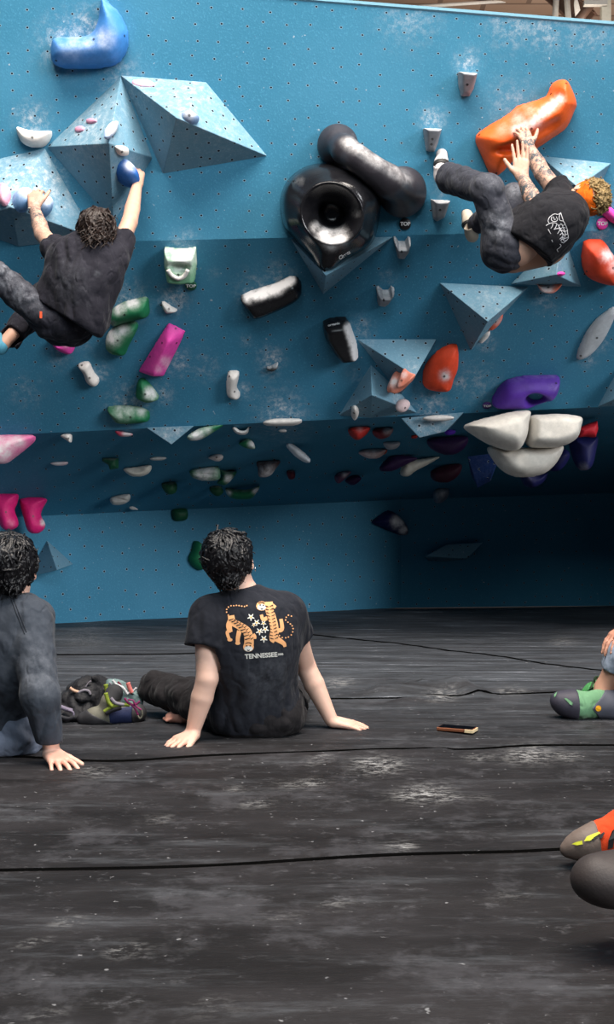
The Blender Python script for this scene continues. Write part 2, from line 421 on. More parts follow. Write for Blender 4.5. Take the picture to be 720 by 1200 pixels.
FS = [(500,930,24,.9),(475,932,16,.6),(530,934,10,.7),(470,992,14,.8),(620,884,26,.8),(445,897,24,.8),(430,893,16,.6),(340,920,12,.5),(360,895,8,.4),
      (280,925,10,.4),(150,1114,18,.5),(240,1110,8,.3),(60,1190,12,.4),(400,1060,14,.4),(600,810,12,.7),(520,815,16,.8),(395,800,16,.6),(660,752,14,.5),
      (80,1080,14,.4),(100,748,30,.4),(110,730,20,.4),(665,886,14,.6),(376,888,10,.5),(365,918,14,.5),(560,935,10,.4),(110,905,20,.35),(255,1180,20,.3),(35,1105,10,.3),
      (560,888,12,.5),(300,942,14,.35),(185,960,12,.35),(330,1075,14,.3),(600,1050,16,.25)]
ch = np.zeros(len(V)); fm = V[:,1] > 1.2; ch[fm] = chalk_at(V[fm], [(x,y,r,s) for x,y,r,s in FS]); 
# marks lie flat: squash them in depth
pr = proj(V[fm]); a = np.zeros(fm.sum())
for (x,y,r,s) in FS: a = np.maximum(a, s*np.exp(-(((pr[:,0]-x)/r)**2+((pr[:,1]-y)/(r*.38))**2)))
ch[fm] = a; attr(me, 'chalk', ch)
dst = np.clip((V[:,1]-3.6)/3.2, 0, 1); attr(me, 'dust_sheen', dst*dst*(3-2*dst))  # painted sheen and chalk grow paler with distance
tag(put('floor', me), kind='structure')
def fz(x, y): return float(floor_h(np.array([x]), np.array([y]))[0])-.004
def gp(px, py, dz=0):
    d = groundd(py); x = (px-CX)*d/F; return Vector((x, d, fz(x, d)+dz))
seamm = plain('dark seam between the mat covers', (.002,.002,.002), 1, .02)
def seam(n, pts, w):
    pts = catmull(pts, 10, False); V = []; 
    for p in pts:
        q = gp(p[0], p[1])
        V += [q+Vector((0,-w,.0)), q+Vector((0,-w*.3,.006)), q+Vector((0,w*.5,.0045)), q+Vector((0,w,-.001))]
    Fc = [(4*i+k, 4*i+4+k, 4*i+5+k, 4*i+1+k) for i in range(len(pts)-1) for k in range(3)]
    tag(put('trim_%d' % n, pymesh('mat_seam', V, Fc, seamm)), kind='structure')
seam(1, [(-90,1020),(0,1018),(200,1015),(350,1009),(480,1004),(600,1000),(665,997),(800,993)], .007)
seam(2, [(-60,882),(30,884),(130,888),(260,884),(380,882),(470,880),(500,877),(540,879),(620,873),(720,872),(820,871)], .010)
seam(3, [(330,740),(360,743),(450,752),(560,766),(640,776),(720,787),(800,797)], .020)
seam(4, [(-40,768),(120,767),(230,765)], .012)
seam(5, [(360,817),(480,817),(560,815),(660,812),(800,808)], .008)
# ---------------------------------------------------------------- what shows over the wall: warehouse roof
t = NT('brown plywood roof deck', .8, .2); oc = t.coord('Object', (.6,1,1))
br = t.n.new('ShaderNodeTexBrick'); t.l.new(oc, br.inputs[0]); br.inputs['Scale'].default_value = .8
br.inputs['Color1'].default_value = (.40,.27,.20,1); br.inputs['Color2'].default_value = (.30,.19,.13,1); br.inputs['Mortar'].default_value = (.12,.07,.05,1); br.inputs['Mortar Size'].default_value = .015
t.color(t.mix(t.math('MULTIPLY', t.noise(oc, 3, 5), .5), br.outputs[0], (.42,.32,.26)))
V = [(-8,9,7.0),(12,9,7.0),(12,21,6.6),(-8,21,6.6)]
tag(put('ceiling', pymesh('ceiling', [Vector(v) for v in V], [(0,1,2,3)], t.m, False)), kind='structure')
V = [(-8,21,-.2),(12,21,-.2),(12,21,6.7),(-8,21,6.7)]
tag(put('wall_far', pymesh('wall_far', [Vector(v) for v in V], [(0,1,2,3)], plain('far brick wall', (.35,.25,.2), .9), False)), kind='structure')
pm = plain('dirty white pipe', (.75,.72,.68), .5); dm = plain('dark brown steel', (.09,.05,.035), .5); gm = plain('grey galvanised steel', (.42,.40,.37), .45, metal=.3)
def beamtube(name, a, b, r, m, label, cat, seg=12):
    V, Fc = tube([a, a.lerp(b,.5), b], r, seg); o = put(name, pymesh(name, V, Fc, m), loc=a); return tag(o, label, cat)
beamtube('ceiling_pipe', W3(470,9,13.6), W3(640,-2,14.2), .02, pm, 'thin white pipe running under the brown roof deck', 'pipe')
o = empty('roof_truss', W3(666,10,13.0), 'grey steel truss hanging from the brown roof above the blue wall', 'truss')
def ibeam(a, b, w, h_, m, name, par):
    d = (b-a).normalized(); x = d.cross(Vector((0,0,1))).normalized(); z = x.cross(d)
    c = (a+b)/2; L = (b-a).length/2; V = []; 
    sec = [(-w,-h_),(w,-h_),(w,-h_+.02),(.012,-h_+.02),(.012,h_-.02),(w,h_-.02),(w,h_),(-w,h_),(-w,h_-.02),(-.012,h_-.02),(-.012,-h_+.02),(-w,-h_+.02)]
    for q in (a,b): V += [q+x*s0+z*s1 for s0,s1 in sec]
    Fc = [(i,(i+1)%12,(i+1)%12+12,i+12) for i in range(12)]+[tuple(range(12))[::-1], tuple(range(12,24))]
    return put(name, pymesh(name, V, Fc, m, False), par)
ibeam(W3(690,26,13.0), W3(560,-90,13.6), .06, .12, dm, 'top_chord', o)
for k, (x0, x1, m_) in enumerate([(660,668,gm),(670,680,pm),(655,650,gm)]):
    V, Fc = tube([W3(x0,-60,13.2), W3(x1,40,13.0)], .035, 8); put('web_bar', pymesh('web_bar', V, Fc, m_), o)
V, Fc = tube([W3(676,26,12.8), W3(705,-10,12.8)], .05, 8); put('brace', pymesh('brace', V, Fc, dm), o)
o = empty('cable_tray', W3(705,8,12.4), 'pale ribbed cable tray fixed at the upper right corner', 'cable tray')
put('channel', boxmesh('channel', W3(710,0,12.4), (.05,.04,.5), plain('cream painted metal', (.6,.55,.45), .6), bev=.005), o)
put('bracket', boxmesh('bracket', W3(698,4,12.35), (.12,.03,.025), gm, bev=.003), o)
BV_WALL = BVHTree.FromPolygons(TRI_V, TRI_F)
def hit(px, py, bv):
    loc, n, i, d = bv.ray_cast(CAMP, ray(px, py))
    if loc is None: raise Exception('no hit %s %s' % (px, py))
    if n.dot(ray(px,py)) > 0: n = -n
    return loc, n
def rp(px, py, P, n):
    r = ray(px, py); return CAMP + r*((P-CAMP).dot(n)/r.dot(n))
# ---------------------------------------------------------------- volumes
VM = wallmat('volume paint', srgb(100,140,160), True, .10, .0075)
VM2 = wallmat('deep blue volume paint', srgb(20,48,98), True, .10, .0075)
ALLV, ALLF = list(TRI_V), list(TRI_F)
VG = 'plywood volumes screwed to the wall'
def volume(label, pts, faces, mat=None, spots=(), at=None):
    """pts: (px, py, height off the panel); faces: index tuples"""
    cx = sum(p[0] for p in pts if p[2] == 0)/sum(1 for p in pts if p[2] == 0); cy = sum(p[1] for p in pts if p[2] == 0)/sum(1 for p in pts if p[2] == 0)
    if at: cx, cy = at
    P, n = hit(cx, cy, BV_WALL)
    V = [rp(x, y, P+n*(hh if hh else -.003), n) for x, y, hh in pts]
    c0 = sum(V, Vector())/len(V)
    bm = bmesh.new(); vs = [bm.verts.new(v) for v in V]
    for f in faces: bm.faces.new([vs[i] for i in f])
    ring = [i for i, p in enumerate(pts) if p[2] == 0]
    bmesh.ops.recalc_face_normals(bm, faces=bm.faces)
    b0 = len(ALLV)
    for f in bm.faces:
        ids = [v.co.copy() for v in f.verts]
        for k in range(1, len(ids)-1): q = len(ALLV); ALLV.extend([ids[0], ids[k], ids[k+1]]); ALLF.append((q,q+1,q+2))
    try: bm.faces.new([vs[i] for i in ring])
    except Exception: pass
    bmesh.ops.recalc_face_normals(bm, faces=bm.faces)
    bmesh.ops.subdivide_edges(bm, edges=bm.edges[:], cuts=9, use_grid_fill=True)
    uvl = bm.loops.layers.uv.new('UVMap'); bm.normal_update()
    for f in bm.faces:
        nn = f.normal; x = nn.cross(Vector((.1,.2,1))).normalized(); y = nn.cross(x)
        for l in f.loops: l[uvl].uv = (l.vert.co.dot(x), l.vert.co.dot(y))
    me = bpy.data.meshes.new('climbing_volume'); bm.to_mesh(me); bm.free(); me.materials.append(mat or VM)
    A = np.zeros(len(me.vertices)*3); me.vertices.foreach_get('co', A); A = A.reshape(-1,3)
    attr(me, 'chalk', chalk_at(A, spots)*.8+.04)
    o = put('climbing_volume', me, loc=P)
    bv = o.modifiers.new('bevel', 'BEVEL'); bv.width = .004; bv.segments = 2; bv.limit_method = 'ANGLE'; bv.angle_limit = math.radians(15)
    return tag(o, label, 'climbing volume', VG)
volume('large pale blue faceted volume, rightmost of the three upper left ones', [(141,88,0),(242,96,0),(314,183,0),(191,204,0),(207,138,.34)],
       [(0,1,4),(1,2,4),(2,3,4),(3,0,4)], VM, [(165,100,26,.6),(225,115,30,.6),(205,100,24,.4),(260,150,30,.3)])
volume('middle faceted volume with a deep blue lower left face', [(142,89,0),(179,185,0),(133,262,0),(55,172,0),(128,168,.36)],
       [(0,1,4),(1,2,4),(2,3,4),(3,0,4)], VM, [(105,150,30,.8),(130,130,20,.5),(150,200,14,.6),(138,240,10,.4)])
volume('large pale faceted volume gripped by the left climber', [(53,173,0),(112,279,0),(22,289,0),(-58,262,0),(-45,196,0),(13,243,.32)],
       [(0,1,5),(1,2,5),(2,3,5),(3,4,5),(4,0,5)], VM, [(50,215,40,.9),(15,215,30,.9),(70,240,20,.6)])
volume('blue wedge volume beneath the large black crater hold', [(341,280,0),(462,277,0),(379,345,0),(382,323,.34)], [(0,1,3),(1,2,3),(2,0,3)], VM, [(440,290,10,.3)])
volume('pale blue triangular volume behind the right climber head', [(632,182,0),(717,191,0),(694,236,0),(640,212,0),(678,219,.22)], [(0,1,4),(1,2,4),(2,3,4),(3,0,4)], VM, [(680,205,20,.7)])
volume('grey blue pyramid volume directly beneath the right climber', [(598,333,0),(682,336,0),(661,272,0),(652,322,.2)], [(0,1,3),(1,2,3),(2,0,3)], VM, [(650,310,14,.4)])
volume('large downward triangular volume left of the orange wedge hold row, below the right climber', [(515,331,0),(620,336,0),(552,411,0),(572,377,.3)], [(0,1,3),(1,2,3),(2,0,3)], VM, [(575,350,24,.4),(590,370,10,.5)])
volume('light blue triangular volume right of the black and white hold', [(418,397,0),(512,397,0),(470,463,0),(487,441,.24)], [(0,1,3),(1,2,3),(2,0,3)], VM, [(425,402,10,.6),(484,430,8,.8)])
volume('blue pyramid volume at the overhang edge with two small white holds', [(435,427,0),(470,460,0),(490,484,0),(435,490,0),(397,487,0),(436,463,.2)], [(0,1,5),(1,2,5),(2,3,5),(3,4,5),(4,0,5)], VM, [(475,470,14,.7),(418,480,10,.5)])
volume('teal volume cut by the right edge of the frame above the lip', [(700,477,0),(727,428,0),(775,462,0),(768,474,0),(735,462,.16)], [(0,1,4),(1,2,4),(2,3,4),(3,0,4)], VM, [], (740,460))
volume('small pyramid volume on the lower back wall behind the left seated person', [(55,633,0),(86,661,0),(30,677,0),(67,668,.32)], [(0,1,3),(1,2,3),(2,0,3)], VM, [])
def hangvol(label, pts, faces, mat=None, spots=()):
    """a volume below the lip: points with their own distances"""
    V = [W3(*p) for p in pts]
    bm = bmesh.new(); vs = [bm.verts.new(v) for v in V]
    for f in faces: bm.faces.new([vs[i] for i in f])
    bmesh.ops.recalc_face_normals(bm, faces=bm.faces)
    for f in bm.faces:
        ids = [v.co.copy() for v in f.verts]
        for k in range(1, len(ids)-1): q = len(ALLV); ALLV.extend([ids[0], ids[k], ids[k+1]]); ALLF.append((q,q+1,q+2))
    bmesh.ops.subdivide_edges(bm, edges=bm.edges[:], cuts=5, use_grid_fill=True)
    uvl = bm.loops.layers.uv.new('UVMap'); bm.normal_update()
    for f in bm.faces:
        nn = f.normal; x = nn.cross(Vector((.1,.2,1))).normalized(); y = nn.cross(x)
        for l in f.loops: l[uvl].uv = (l.vert.co.dot(x), l.vert.co.dot(y))
    me = bpy.data.meshes.new('climbing_volume'); bm.to_mesh(me); bm.free(); me.materials.append(mat or VM)
    A = np.zeros(len(me.vertices)*3); me.vertices.foreach_get('co', A); A = A.reshape(-1,3)
    attr(me, 'chalk', chalk_at(A, spots)*.8+.04)
    o = put('climbing_volume', me, loc=V[0])
    bv = o.modifiers.new('bevel', 'BEVEL'); bv.width = .004; bv.segments = 2; bv.limit_method = 'ANGLE'; bv.angle_limit = math.radians(15)
    return tag(o, label, 'climbing volume', VG)
hangvol('small light triangular volume hanging at the lip under the long green hold', [(171,501,7.72),(228,499,7.72),(201,521,7.75),(200,512,8.15),(176,505,8.0),(223,503,8.0)], [(0,1,2),(0,2,3),(1,3,2),(0,3,4),(1,5,3),(0,4,5,1),(4,3,5)], VM, [(200,507,16,.8)])
hangvol('light blue four sided volume below the lip holding a long white crimp', [(470,490,7.72),(544,483,7.72),(522,506,7.75),(492,513,7.75),(478,500,8.1),(536,494,8.1)], [(0,1,2,3),(0,3,4),(1,5,2),(2,5,4,3),(0,4,5,1)], VM, [(505,496,24,.9)])
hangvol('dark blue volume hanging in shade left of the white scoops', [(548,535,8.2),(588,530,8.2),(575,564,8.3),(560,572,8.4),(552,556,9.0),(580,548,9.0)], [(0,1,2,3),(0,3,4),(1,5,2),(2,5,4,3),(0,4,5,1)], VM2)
hangvol('dim grey blue wedge volume on the dark back wall', [(498,652,10.45),(566,636,10.5),(524,638,10.5),(548,655,10.5),(505,660,10.75),(560,640,10.8)], [(0,3,1,2),(0,2,5,4),(1,5,2),(0,4,3),(3,4,5,1)], VM)
BV_ALL = BVHTree.FromPolygons(ALLV, ALLF)
# ---------------------------------------------------------------- climbing holds
PINK, GREEN, PURPLE, ORANGE, WHITE, GREY, BLACK, BLUE, RED, SILVER = (srgb(232,70,170), srgb(18,112,70), srgb(88,48,160), srgb(245,98,28), srgb(226,220,214),
    srgb(142,146,152), (.008,.008,.010), srgb(40,105,185), srgb(190,40,40), srgb(190,195,200))
PALEGREEN = srgb(110,170,130); CREAM = srgb(205,202,190); MAGENTA = srgb(225,30,120); DKPURPLE = srgb(46,18,68); DKBLUE = srgb(20,24,84)
def hm(c, rough=.6): return holdmat('hold %s %s' % ('_'.join('%d' % round(x*100) for x in c), rough), c, rough)
boltm = plain('dark bolt', (.02,.02,.02), .4, metal=.6)
HG = 'climbing holds bolted to the wall'
def ls(p, q, r, s, n=6): return [(p[0]+(q[0]-p[0])*i/(n-1), p[1]+(q[1]-p[1])*i/(n-1), r, s) for i in range(n)]
def poly_sd(px, py, poly):
    d = np.full(px.shape, 1e9); inside = np.zeros(px.shape, bool); n = len(poly)
    for i in range(n):
        a = poly[i]; b = poly[(i+1) % n]; e = b-a; L = max(e@e, 1e-12)
        t = np.clip(((px-a[0])*e[0]+(py-a[1])*e[1])/L, 0, 1)
        d = np.minimum(d, np.hypot(px-a[0]-t*e[0], py-a[1]-t*e[1]))
        c = ((a[1] > py) != (b[1] > py)) & (px < (b[0]-a[0])*(py-a[1])/np.where(b[1]==a[1],1e-12,b[1]-a[1])+a[0]); inside ^= c
    return np.where(inside, -d, d)
def add_bolt(o, P, n, r=.007):
    x, y, z = frame_rows(n); V = []; 
    for zz, rr in ((-.012, r), (.0015, r), (.0015, r*.55), (-.003, r*.5)):
        for k in range(8): a = k*math.pi/4; V.append(P+x*math.cos(a)*rr+y*math.sin(a)*rr+z*zz)
    Fc = [(j*8+k, j*8+(k+1)%8, (j+1)*8+(k+1)%8, (j+1)*8+k) for j in range(3) for k in range(8)]+[tuple(range(24,32)), tuple(range(8))[::-1]]
    put('bolt', pymesh('bolt', V, Fc, boltm, False), o)
def hold(label, outline, H, color, spots=(), on='wall', d=None, back=.004, prof=1.0, w=None, tilt=(0,0), craters=(), ridge=None, rough=.6, smooth=True,
         bolts=(), noise=.0, at=None, upc=.35, cat='climbing hold', name='climbing_hold', group=HG, floorh=0.0):
    """outline in pixels on the carrying surface (or, with d, in an upright plane at distance d); H in metres"""
    if smooth: outline = catmull(outline, 5)
    outline = np.array(outline, float)
    c = outline.mean(0) if at is None else np.array(at, float)
    if on == 'hang':
        P, _ = hit(c[0], outline[:,1].min()+1.5, BV_WALL) if d is None else (W3(c[0], c[1], d), None)
        dd = P.y; P = W3(c[0], c[1], dd); n = Vector((0,-1,0))
    else:
        P, n = hit(c[0], c[1], BV_WALL if on == 'wall' else BV_ALL)
    u = (Vector((1,0,0))-n*n.x).normalized(); v = n.cross(u)
    Pm = P+n*H*(.35 if on != 'hang' else 0)
    def tol(x, y):
        q = rp(x, y, Pm, n)-Pm; return np.array([q.dot(u), q.dot(v)])
    poly = np.array([tol(x,y) for x,y in outline])
    lo = poly.min(0); hi = poly.max(0); ext = (hi-lo).max()
    h = float(np.clip(ext/46, .0032, .0085))
    g = 3
    nxx = int((hi[0]-lo[0])/h)+2*g+2; nyy = int((hi[1]-lo[1])/h)+2*g+2
    X, Y = np.meshgrid(lo[0]-g*h+h*np.arange(nxx), lo[1]-g*h+h*np.arange(nyy), indexing='ij')
    sd = poly_sd(X, Y, poly); m = -sd.min(); w_ = m if w is None else m*w
    t = np.clip(-sd/w_, 0, 1)
    pf = np.sqrt(np.maximum(1-(1-t)**2, 0)) if prof == 1.0 else (t if prof == 0 else np.minimum(1, (1-(1-t)**2))**prof)
    cu, cv = (hi+lo)/2; ru, rv = (hi-lo)/2
    mult = 1+tilt[0]*(X-cu)/ru+tilt[1]*(Y-cv)/rv
    if ridge is not None:     # a crest line between two pixels
        a, b = tol(*ridge[0]), tol(*ridge[1]); e = b-a; L = e@e; tt_ = np.clip(((X-a[0])*e[0]+(Y-a[1])*e[1])/L, 0, 1)
        dr = np.hypot(X-a[0]-tt_*e[0], Y-a[1]-tt_*e[1]); mult = mult*np.clip(1-dr/(m*ridge[2]), .12, 1)
    top = H*mult*pf
    if noise:
        top = top*(1+noise*(np.sin(X*38+2*np.sin(Y*27))+np.sin(Y*45+2*np.sin(X*31)))*.5)
    for (x_, y_, rx, ry, dep, ang) in craters:
        q = tol(x_, y_); sc = P.y/F; ca, sa = math.cos(ang), math.sin(ang)
        ex = ((X-q[0])*ca+(Y-q[1])*sa)/(rx*sc); ey = (-(X-q[0])*sa+(Y-q[1])*ca)/(ry*sc); rr = ex*ex+ey*ey
        top = top-dep*np.exp(-rr**1.6)
    top = np.where(sd < 0, np.maximum(top, .002), -.02-sd)
    zmax = float(top.max())+3*h; zmin = -back-3*h
    zz = np.arange(zmin, zmax, h)
    bot = (np.full_like(top, -back) if back < .02 else -back*pf*np.maximum(mult, .3))
    bot = np.where(sd < 0, np.minimum(bot, -.002), .02+sd)
    Fd = np.maximum(zz[None,None,:]-top[:,:,None], bot[:,:,None]-zz[None,None,:])
    Fd = np.maximum(Fd, sd[:,:,None]).astype(np.float32)
    V, Q = surface_nets(Fd, (X[0,0], Y[0,0], zmin), h, 3)
    uu, vv, nn = A3(u), A3(v), A3(n)
    base = A3(P)
    Pm_off = A3(Pm-P)*0
    N = vnormals(V, Q)
    Vw = base+V[:,0:1]*uu+V[:,1:2]*vv+V[:,2:3]*nn
    Nw = N[:,0:1]*uu+N[:,1:2]*vv+N[:,2:3]*nn
    # the parallax of the middle height was used for the outline: bring it back to the surface point
    shift = A3(P)-A3(CAMP); 
    if on != 'hang':
        q0 = rp(c[0], c[1], Pm, n)-Pm; 
    me = pymesh(name, Vw, Q, hm(color, rough))
    ch = chalk_at(Vw, spots); upn = np.clip((Nw[:,2]-.15)/.7, 0, 1)*upc; ch = np.maximum(ch, upn); attr(me, 'chalk', ch)
    o = put(name, me, loc=P); tag(o, label, cat, group)
    bvh = None
    for bx_, by_ in bolts:
        if bvh is None: bvh = BVHTree.FromPolygons([Vector(p) for p in Vw.tolist()], Q.tolist())
        L, nn_, i_, d_ = bvh.ray_cast(CAMP, ray(bx_, by_))
        if L is not None:
            if nn_.dot(ray(bx_, by_)) > 0: nn_ = -nn_
            add_bolt(o, L, nn_)
    o['_m'] = 0; del o['_m']
    return o
def bump(label, px, py, rx, ry, H, color, on='all', ang=0, k=12, **kw):
    pts = []
    for i in range(k):
        a = 2*math.pi*i/k; x, y = rx*math.cos(a), ry*math.sin(a)
        pts.append((px+x*math.cos(ang)-y*math.sin(ang), py+x*math.sin(ang)+y*math.cos(ang)))
    return hold(label, pts, H, color, on=on, **kw)
def textmesh(txt, size, extr=.0006, bold=.03):
    cu = bpy.data.curves.new('t', 'FONT'); cu.body = txt; cu.size = size; cu.align_x = 'CENTER'; cu.align_y = 'CENTER'; cu.extrude = extr; cu.offset = size*bold
    o = bpy.data.objects.new('t', cu); COL.objects.link(o); dg = bpy.context.evaluated_depsgraph_get(); dg.update()
    me = bpy.data.meshes.new_from_object(o.evaluated_get(dg)); bpy.data.objects.remove(o); bpy.data.curves.remove(cu); return me
whitem = plain('white lettering', (.8,.8,.8), .6)
def place_text(txt, size, P, u, v, n, parent, mat=whitem, sx=1.0, name='lettering'):
    me = textmesh(txt, size); M = Matrix((( u.x*sx, v.x, n.x, P.x), (u.y*sx, v.y, n.y, P.y), (u.z*sx, v.z, n.z, P.z), (0,0,0,1)))
    me.transform(M); me.materials.clear(); me.materials.append(mat); return put(name, me, parent)
# ---- upper left
hold('large pale blue boomerang shaped hold at the top left', [(120,-6),(129,3),(141,16),(150,38),(149,55),(141,70),(130,77),(110,80),(93,81),(75,80),(62,75),(58,65),(59,50),(64,43),(80,42),(98,41),(108,36),(114,22),(116,6)],
     .15, srgb(62,130,200), [(85,52,22,.5),(122,45,16,.6),(105,50,14,.5)], w=.9, rough=.5, bolts=[(65,44),(110,46),(66,71),(146,42)])
hold('white half moon hold left of the middle faceted volume', [(19,148),(30,151),(45,153),(60,153),(58,164),(50,172),(38,173),(26,168),(20,158)], .08, WHITE, [(40,150,12,.5)], bolts=[(38,161)])
bump('faded pink sliver high on the rightmost upper left volume', 168, 97, 14, 4, .012, srgb(215,160,180), 'all', .12, upc=.1)
bump('faded pink chip on the middle volume, its left one', 93, 151, 6, 3.5, .015, srgb(210,150,175), 'all', -.3, upc=.1)
bump('faded pink chip on the middle volume, its right one', 107, 141.5, 6.5, 3, .015, srgb(210,150,175), 'all', -.1, upc=.1)
bump('chalky oval pocket hold beside the ridge of the middle volume', 131, 152, 6, 12, .03, srgb(140,170,210), 'all', .5, spots=[(131,150,12,1)], upc=.6)
hold('small white square hold on the middle volume', [(136,172),(150,173),(149,182),(140,182)], .03, WHITE, on='all', bolts=[(143,178)])
bump('small blue grey pinch on the rightmost upper left volume', 224, 137, 11, 5, .045, srgb(120,150,190), 'all', .55, spots=[(222,134,8,1)], bolts=[(222,135)])
bump('pale pink oval hold at the left edge on the gripped volume', 4, 227, 8, 12, .05, srgb(220,160,180), 'all', .1, upc=.2)
bump('blue round knob held by the left climber right hand', 151, 205, 9, 15, .11, srgb(45,110,190), 'all', .12, spots=[(152,194,10,.8)], upc=.15)
bump('pale blue twin knob held by the left climber, its left lobe', 28, 233, 10, 14, .10, srgb(120,165,215), 'all', -.2, spots=[(28,224,12,.9)], upc=.4)
bump('pale blue twin knob held by the left climber, its right lobe', 52, 241, 10, 12, .09, srgb(110,160,210), 'all', -.3, spots=[(54,234,12,.9)], upc=.4)
# ---- overhang, left half
o = hold('pale green square hold with a chalky smile ledge', [(192,292),(205,294),(218,294),(230,292),(231,310),(229,329),(212,331),(195,329),(192,310)], .13, PALEGREEN, [(212,303,22,1),(212,318,10,.5)], w=.35, smooth=False,
     craters=[(211,307,11,5,.045,0)], bolts=[(209,322)], upc=.8)
V, Fc = tube([hit(x, y, BV_WALL)[0]+hit(x, y, BV_WALL)[1]*.135 for x, y in catmull([(199,305),(203,311),(211,315),(218,312),(222,305)], 4, False)], .013, 8)
put('lip', pymesh('lip', V, Fc, hm(WHITE)), o)['label'] = 'chalk white curved lip'
hold('green and white ramp hold, upper of the left green pair', [(127,375),(129,367),(135,361),(147,355),(160,352),(170,350),(174,353),(175,370),(160,376),(145,380),(135,384),(130,383)], .10, GREEN,
     [(140,361,10,1.0),(155,354,10,1.0),(132,380,6,.5)], tilt=(.1,.25), bolts=[(146,369)], upc=.4)
hold('green fan hold, lower of the left green pair', [(123,407),(124,396),(132,386),(145,381),(156,378),(162,383),(159,392),(151,407),(146,417),(132,416),(125,411)], .09, GREEN,
     [(132,394,13,1.1),(144,386,10,.9)], bolts=[(138,399)], upc=.4)
hold('small white chip hold below the pale green top hold', [(189,355),(193,354),(200,359),(208,364),(202,367),(195,367),(191,362)], .04, WHITE, bolts=[(198,362)])
hold('long pink ridged bar hold', [(197,380),(219,390),(192,444),(160,439)], .10, PINK, [(194,424,9,.7),(186,432,7,.5)], smooth=False, ridge=((197,396),(180,436),1.5), w=.9, bolts=[(206,385),(190,402),(176,418),(207,402)], upc=.12)
hold('pink clam hold partly behind the left climber', [(59,399),(72,396),(85,396),(88,405),(85,414),(77,415),(65,409)], .07, PINK, [(78,401,8,.8)], bolts=[(76,401)], upc=.2, craters=[(71,401,4,3,.02,0)])
hold('white peanut hold on the lower left of the overhang', [(91,429),(98,425),(105,426),(110,437),(116,445),(115,451),(109,453),(101,448),(97,438)], .06, WHITE, [], bolts=[(96,428),(105,443)], upc=.2)
hold('small green wedge hold with a white nose', [(159,460),(161,449),(167,445),(175,451),(185,464),(185,469),(172,472),(160,467)], .08, GREEN, [(176,462,9,1.1)], bolts=[(170,462)], upc=.2)
hold('long green sausage hold at the left lip', [(125,481),(129,478),(145,477),(160,478),(174,483),(176,490),(171,495),(142,497),(132,492)], .08, GREEN, [(145,480,20,.6),(165,482,9,.6)], bolts=[(153,489)], upc=.4)
hold('upright white pill hold in the middle of the overhang', [(265,460),(266,442),(270,436),(280,437),(280,445),(278,455),(282,464),(277,468),(269,466)], .07, WHITE, [], bolts=[(269,441),(275,459)], upc=.2)
hold('glossy black crescent hold with a chalked ledge', [(281,351),(286,347),(300,341),(320,335),(337,327),(347,326),(354,334),(354,346),(345,355),(325,365),(300,374),(290,367)], .12, BLACK,
     ls((293,347),(325,338),8,1.5,9)+ls((325,338),(341,328),6,1.5,5), rough=.22, w=.8, bolts=[(341,342)], upc=.2)
hold('tiny black and white chip hold in a chalk patch', [(312,431),(319,429),(326,425),(325,432),(318,435)], .04, (.03,.03,.03), [(323,427,5,1)], upc=.9)
hold('narrow pink strip hold behind the left climber', [(64,307),(67,309),(66,320),(57,340),(49,351),(42,348),(52,335),(59,320)], .06, srgb(222,80,190), [], bolts=[(56,333)], upc=.1)
# ---- black macros
P, n = hit(389, 258, BV_WALL); u = Vector((1,0,0)); v = n.cross(u).normalized()
out = catmull([(331,227),(332,260),(344,277),(364,300),(382,321),(408,304),(434,286),(443,260),(445,228),(434,207),(411,197),(371,193),(345,205)], 3)
NR = len(out); rings = []
cc = np.array((389., 250.)); Z0 = .10
glossy = hm(BLACK, .16)
def ringpts(f, mode=0):
    R = []
    for i, p in enumerate(out):
        q = p-cc; a = math.atan2(q[1], q[0]); R.append((a, q))
    return R
prof_rings = [(1.0,0,0.0),(1.0,0,.10),(.985,0,.20),(.93,0,.27),(.80,.35,.335),(.66,.8,.375),(0,38,.385),(0,36.5,.392),(0,34.5,.388),(0,30,.362),(0,25,.33),(0,20,.295),(0,16.5,.255),(0,14,.19),(0,11,.15),(0,6,.14),(0,2,.14)]
V = []
for f, cr, z in prof_rings:
    for i, p in enumerate(out):
        q = p-cc; L = np.hypot(*q); dr = q/L
        if f > 0:
            rad = L*f; rad = rad*(1-cr)+cr*(37+(L-37)*(f-.5)*.9) if cr else rad
        else: rad = cr*(1+.03*math.sin(2*math.atan2(q[1],q[0])))
        pp = cc+dr*rad
        off = Z0*0+z
        X_ = rp(pp[0], pp[1], P+n*off, n); V.append(X_)
Fc = [(j*NR+i, j*NR+(i+1)%NR, (j+1)*NR+(i+1)%NR, (j+1)*NR+i) for j in range(len(prof_rings)-1) for i in range(NR)]
Fc += [tuple(range(NR))[::-1], tuple((len(prof_rings)-1)*NR+i for i in range(NR))]
me = pymesh('climbing_hold', V, Fc, glossy)
bm = bmesh.new(); bm.from_mesh(me); bmesh.ops.recalc_face_normals(bm, faces=bm.faces); bmesh.ops.subdivide_edges(bm, edges=bm.edges[:], cuts=2, use_grid_fill=True, smooth=.3); bm.to_mesh(me); bm.free(); me.shade_smooth()
A = np.zeros(len(me.vertices)*3); me.vertices.foreach_get('co', A); A = A.reshape(-1,3)
rad_ = np.hypot(proj(A)[:,0]-389, proj(A)[:,1]-250); inb = np.clip((rad_-15)/4, 0, 1)
attr(me, 'chalk', inb*np.maximum(chalk_at(A, [(383,274,13,.9),(398,276,12,.9),(370,266,8,.6),(388,282,12,.8),(418,250,6,.4),(350,212,9,.3)]), 0))
donut = tag(put('climbing_hold', me, loc=P), 'huge glossy black crater hold with chalk in the bowl', 'climbing hold', HG)
for q in ((341,209),(437,214),(383,308),(352,268),(437,262)): 
    bvh = BVHTree.FromPolygons([Vector(p) for p in A.tolist()], [tuple(f.vertices) for f in me.polygons]); break
